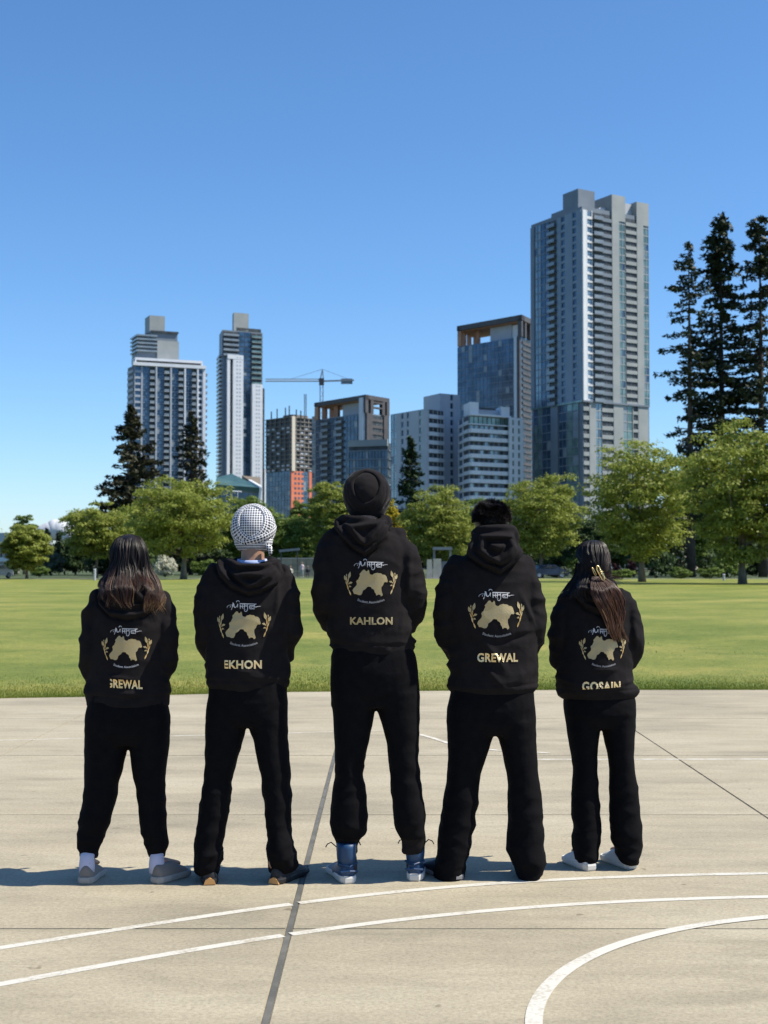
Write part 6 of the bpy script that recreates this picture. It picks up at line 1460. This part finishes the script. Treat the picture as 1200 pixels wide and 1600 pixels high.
mb.add([v for r in rr for v in r], [(i * 6 + k, i * 6 + (k + 1) % 6, ((i + 1) % n) * 6 + (k + 1) % 6, ((i + 1) % n) * 6 + k) for i in range(n) for k in range(6)])
mb.build('shirt_collar', M['collar'], b2, True)
turban(P2, b2, sp2, M['check'], True); turban(P3, b3, sp3, M['turban'])
# hair of the left woman: flows from the crown over the shoulders into the hood
def env(P, rows):
    z = np.array([P.Z(r[0]) for r in rows])[::-1]; l = np.array([P.X(r[1]) for r in rows])[::-1]; r_ = np.array([P.X(r[2]) for r in rows])[::-1]; d = np.array([r[3] for r in rows])[::-1]
    return lambda q: (np.interp(q, z, l), np.interp(q, z, r_), np.interp(q, z, d))
def flow_hair(P, parent, rows, n, end_fn, seed, tone_fn, wave=.006, wid=(.0009, .0018), k=22, span=1.75, y0=.03):
    rs = np.random.RandomState(seed); E_ = env(P, rows); zt = P.Z(rows[0][0]); u = rs.uniform(-1, 1, n); nc = 130; uc = (np.floor((u + 1) / 2 * nc) + .5) / nc * 2 - 1; ci = np.floor((u + 1) / 2 * nc).astype(int); ct = rs.normal(0, 1, nc + 1)[ci]; ce = rs.uniform(-1, 1, nc + 1)[ci]; ze = end_fn(u, rs) + ce * .014; t = np.linspace(0, 1, k)
    dpt = np.clip(rs.uniform(.86, 1.0, n) + .05 * ct, .78, 1.08); Z = zt + (ze - zt)[:, None] * (t[None] ** 1.05); L_, R_, D_ = E_(Z)
    ut = u[:, None] + (uc - u)[:, None] * np.clip(t[None] * 1.1, 0, .75); ang = ut * span * (1 - .12 * t[None]); hw = (R_ - L_) / 2 * dpt[:, None]; cx = (L_ + R_) / 2
    dn = np.array([noise.noise(Vector((a * 4, b * 9, seed))) for a, b in zip(np.repeat(u, k), Z.ravel())]).reshape(n, k)
    dn2 = np.array([noise.noise(Vector((a * 9 + 5, b * 14, seed + 3))) for a, b in zip(np.repeat(u, k), Z.ravel())]).reshape(n, k)
    X = cx + np.sin(ang) * hw + (dn * 1.5 + dn2) * wave * (.4 + 2.6 * t[None] ** 1.4); Yy = y0 - np.cos(ang) * D_ * dpt[:, None] + dn2 * wave * 1.6 * t[None]
    X += rs.normal(size=(n, 1)) * .0015
    Pp = np.stack([X, Yy, Z], 2); tone = tone_fn(Z, u[:, None], rs.normal(0, .05, (n, 1)) + .06 * ct[:, None]); return strands('hair', Pp, rs.uniform(*wid, n), np.clip(tone, 0, 1), parent)
def push_out(o, bvh, gap=.004, extra=.014, seed=1, k=22):
    """keep hair lying outside the cloth, each hair smoothed so that it does not copy every fold"""
    me = o.data; V = coords(me).astype(float).reshape(-1, k, 3, 3); rs = np.random.RandomState(seed); n = len(V); C = V.mean(2); g_ = gap + extra * rs.rand(n)
    lim = np.full((n, k), 9.)
    for i in range(n):
        for j in range(k):
            if C[i, j, 1] < .12:
                h = bvh.ray_cast(Vector((C[i, j, 0], -1, C[i, j, 2])), Vector((0, 1, 0)))
                if h[0] is not None: lim[i, j] = h[0].y - g_[i]
    y = np.minimum(C[..., 1], lim)
    for _ in range(7):
        y[:, 1:-1] = (y[:, :-2] + 2 * y[:, 1:-1] + y[:, 2:]) / 4; y[:, -1] = .5 * y[:, -1] + .5 * y[:, -2]; y = np.minimum(y, lim)
        m = y.copy(); m[:, 1:-1] = np.minimum(m[:, 1:-1], (y[:, :-2] + y[:, 2:]) / 2); y = m
    V[..., 1] += (y - C[..., 1])[:, :, None]; setco(me, V.reshape(-1, 3))
z1f = lambda y: P1.Z(y)
def end1(u, rs):
    y = np.where(u < -.45, rs.uniform(905, 935, len(u)), np.where(u < .15, rs.uniform(925, 947, len(u)), np.where(u < .55, rs.uniform(908, 922, len(u)), rs.uniform(925, 956, len(u)))))
    return np.array([P1.Z(q) for q in y])
rows1 = [(834.5, 198, 204, .01), (837, 188, 214, .045), (842, 181, 220, .075), (852, 176, 226, .098), (868, 173, 229.5, .108), (885, 170, 232, .11), (900, 165, 238, .11), (915, 160, 247, .12), (932, 162, 254, .135), (955, 172, 258, .15)]
tone1 = lambda Z, u, r: .08 + sstep(-Z, -P1.Z(874), -P1.Z(915)) * .46 + sstep(-Z, -P1.Z(925), -P1.Z(948)) * .30 + r * 1.9
mb = MB(); mb.loft([ring((P1.X(a) + P1.X(b)) / 2, P1.Z(y), (P1.X(b) - P1.X(a)) / 2 * .86, d * .86, .07, 28, 2., .03) for y, a, b, d in rows1[1:8]][::-1])
cap = mb.build('hair', M['hair'], b1, True); add_attr(cap.data, 'tone', [float(np.clip(.1 + (P1.Z(882) - v.co.z) * 3.0, 0.05, .66)) for v in cap.data.vertices])
hs1 = flow_hair(P1, b1, rows1, 2900, end1, 7, tone1, wave=.011, wid=(.0007, .0015)); push_out(hs1, bv1)
# right woman: smooth crown gathered in a clip, tail falling to the right
rows5 = [(843, 926, 932, .01), (846, 914, 942, .045), (852, 906, 949, .075), (864, 901.5, 953, .098), (878, 901, 955, .108), (892, 903, 955, .108), (905, 905, 955, .10), (915, 900, 962, .10)]
mb = MB(); mb.loft([ring((P5.X(a) + P5.X(b)) / 2, P5.Z(y), (P5.X(b) - P5.X(a)) / 2 * .85, d * .85, .07, 28, 2., .03) for y, a, b, d in rows5[1:]][::-1])
cap = mb.build('hair', M['hair'], b5, True); add_attr(cap.data, 'tone', [float(np.clip(.1 + (v.co.x - .01) * 2.2 + (P5.Z(880) - v.co.z) * 1.6, .05, .62)) for v in cap.data.vertices])
def hair5():
    rs = np.random.RandomState(9); n, k = 3000, 18; t = np.linspace(0, 1, k); tgt = P5.pt(938, 903, -.105); out = np.zeros((n, k, 3)); c = Vector((P5.X(928), .03, P5.Z(872)))
    E_ = env(P5, rows5); zt = P5.Z(843.5)
    for i in range(n):                 # over the skull, sweeping to the clip
        a = rs.uniform(-1.75, 1.75); z0 = zt - .002; ze = P5.Z(rs.uniform(888, 906)); Z = z0 + (ze - z0) * t ** 1.1; l, r, d = E_(Z); dd = rs.uniform(.90, .97) + .035 * math.sin(a * 19) + .02 * math.sin(a * 47 + 1)
        ang = a + (.22 - a) * sstep(t, .30, 1.02) * .80; X = (l + r) / 2 + np.sin(ang) * (r - l) / 2 * dd; Y = .03 - np.cos(ang) * d * dd
        out[i] = np.c_[X, Y, Z]
    out[..., 0] += nz(out.reshape(-1, 3), (30, 30, 12), 3).reshape(n, k) * .002
    tone = np.clip(.10 + np.clip(out[..., 0] - P5.X(930), 0, 1) * 4.5 + (P5.Z(868) - out[..., 2]) * 2.0, .05, .66) + rs.normal(0, .11, (n, 1))
    strands('hair', out, rs.uniform(.0007, .0014, n), np.clip(tone, 0, 1), b5)
    # the tail
    n, k = 1500, 22; t = np.linspace(0, 1, k); S = np.array([(902, 934, 8), (912, 938, 17), (925, 944, 24), (940, 951, 25), (955, 956, 21), (970, 958, 16), (985, 961, 12), (1001, 968, 11)], float)
    out = np.zeros((n, k, 3)); u = rs.uniform(-1, 1, n); u = np.sign(u) * np.abs(u) ** .8; ze = np.where(rs.rand(n) < .45, rs.uniform(930, 985, n), rs.uniform(970, 1004, n)); dp = rs.uniform(0, 1, n)
    for i in range(n):
        yy = 901 + (ze[i] - 901) * t; cx = np.interp(yy, S[:, 0], S[:, 1]); hw = np.interp(yy, S[:, 0], S[:, 2]); w1 = np.array([noise.noise(Vector((u[i] * 4, q * .022, 1.))) for q in yy]); w2 = np.array([noise.noise(Vector((u[i] * 14, q * .035 + u[i] * 5, 7.))) for q in yy])
        px = cx + u[i] * hw * (1 + .15 * w2) + 9 * w1 * t + 5 * w2; out[i, :, 0] = [P5.X(q, -.12) for q in px]; out[i, :, 2] = [P5.Z(q, -.12) for q in yy]; out[i, :, 1] = -.10 - .022 * dp[i] * np.sin(np.pi * np.minimum(t * 1.3, 1)) - .015 * t
    tone = np.clip(.50 + .30 * t[None] + .16 * np.array([noise.noise(Vector((q * 6, 0, 0))) for q in u])[:, None] + rs.normal(0, .09, (n, 1)), 0, .93)
    o = strands('hair', out, rs.uniform(.0009, .0019, n), tone, b5); push_out(o, bv5, .004, .022)
    # hair behind the neck onto the left shoulder, coloured near black for shade
    rowsb = [(880, 902, 954, .10), (893, 901, 954, .10), (903, 896, 956, .095), (912, 889, 958, .10), (924, 880, 962, .12), (940, 872, 966, .14)]
    fe = lambda u, rs_: np.array([P5.Z(q) for q in np.where(u < -.2, rs_.uniform(915, 938, len(u)), rs_.uniform(908, 922, len(u)))])
    o = flow_hair(P5, b5, rowsb, 1100, fe, 17, lambda Z, u, r: .14 + 0 * Z + r); push_out(o, bv5, .003, .010)
    n = 60; out = np.zeros((n, k, 3))
    for i in range(n):
        a = rs.uniform(-.7, 1.3); L_ = rs.uniform(.03, .09); p = P5.pt(rs.uniform(938, 955), rs.uniform(895, 908), -.08); s = np.linspace(0, 1, k)
        out[i] = np.c_[p.x + L_ * s * math.cos(a * .6), p.y - .02 * s, p.z + L_ * .5 * s * math.sin(a) - .02 * s * s]
    strands('hair', out, np.full(n, .0006), np.full((n, k), .55), b5)
hair5()
# gold claw clip: two openwork wings with teeth
cp_ = empty('hair_clip', (0, 0, 0)); cp_.parent = b5; 
for dx, dy_, a_ in ((0, -.128, 0), (-9, -.118, 1)):
    mb = MB(); Q = [(932.5, 884), (935.5, 885), (944.5, 903), (943.5, 907), (940.5, 906), (932.5, 890)]
    if a_: Q = [(934, 887), (935.5, 887.5), (941, 898), (940, 900), (937, 896)]
    pts = [P5.pt(x + dx, y, dy_) for x, y in Q]; mb.tube(pts + [pts[0]], [.0018 if a_ else .0036] * (len(pts) + 1), 6, cap=False)
    for f in (() if a_ else (.3, .5, .7)): mb.tube([P5.pt(933.5 + dx + 5 * f, 886 + 16 * f, dy_ - .002), P5.pt(937.5 + dx + 5 * f, 886 + 15 * f, dy_ - .002)], .0026, 6)
    for f in (() if a_ else (0, .3, .6, .9)): mb.tube([P5.pt(938 + dx + 4 * f, 892 + 12 * f, dy_), P5.pt(942 + dx + 4 * f, 893 + 12 * f, dy_ + .008), P5.pt(943.5 + dx + 4 * f, 895 + 12 * f, dy_ + .03)], [.003, .0025, .0015], 6)
    mb.build('clip_wing', M['clip_gold'], cp_, True)
# short hair of the fourth man
def hair4():
    rs = np.random.RandomState(12); c = Vector((P4.X(769), .022, P4.Z(819))); rad = Vector((.089, .107, .096)); mb = MB(); mb.ball(c + Vector((0, 0, .012)), rad * .95, 28, 20)
    cap = mb.build('hair', M['hair'], b4, True); V = coords(cap.data).astype(float); V[:, 0] = c.x + (V[:, 0] - c.x) * (1 - .16 * sstep(-V[:, 2], -c.z - .01, -c.z + .05))
    V[:, 2] = np.maximum(V[:, 2], P4.Z(831) + .03 * np.clip(V[:, 1] * 8, 0, 3)); setco(cap.data, V); add_attr(cap.data, 'tone', np.full(len(V), .1))
    n, k = 5200, 6; out = np.zeros((n, k, 3)); i = 0
    while i < n:
        d = Vector(rs.normal(size=3)).normalized(); p = c + Vector((0, 0, .012)) + Vector((d.x * rad.x, d.y * rad.y, d.z * rad.z)) * .93
        if abs(p.x - c.x) > .060 and p.z < c.z + .012 and p.y > -.05: continue
        p.x = c.x + (p.x - c.x) * (1 - .16 * min(1, max(0, (c.z - p.z + .01) / .05)))
        if p.z < P4.Z(831) + max(0, .03 + p.y * .3) or (p.y > .1 and p.z < c.z + .06): continue
        top = sstep(np.array(p.z), c.z + .0, c.z + .08); L_ = rs.uniform(.005, .009) + .010 * float(top)
        g_ = Vector((d.x * .8 * .8 + .6 * noise.noise(p * 26), d.y * .8 - .25 + .6 * noise.noise(p * 26 + Vector((9, 0, 0))), d.z * .5 - .4 + .5 * float(top) * noise.noise(p * 24))).normalized()
        for j in range(k): s = j / (k - 1); out[i, j] = p + d * L_ * .35 * s + g_ * L_ * (s * .6 + s * s * .9)
        i += 1
    strands('hair', out, rs.uniform(.0008, .0016, n), np.clip(rs.normal(.16, .14, (n, 1)) + np.zeros((n, k)), 0, .5), b4)
hair4()
bpy.context.view_layer.update()
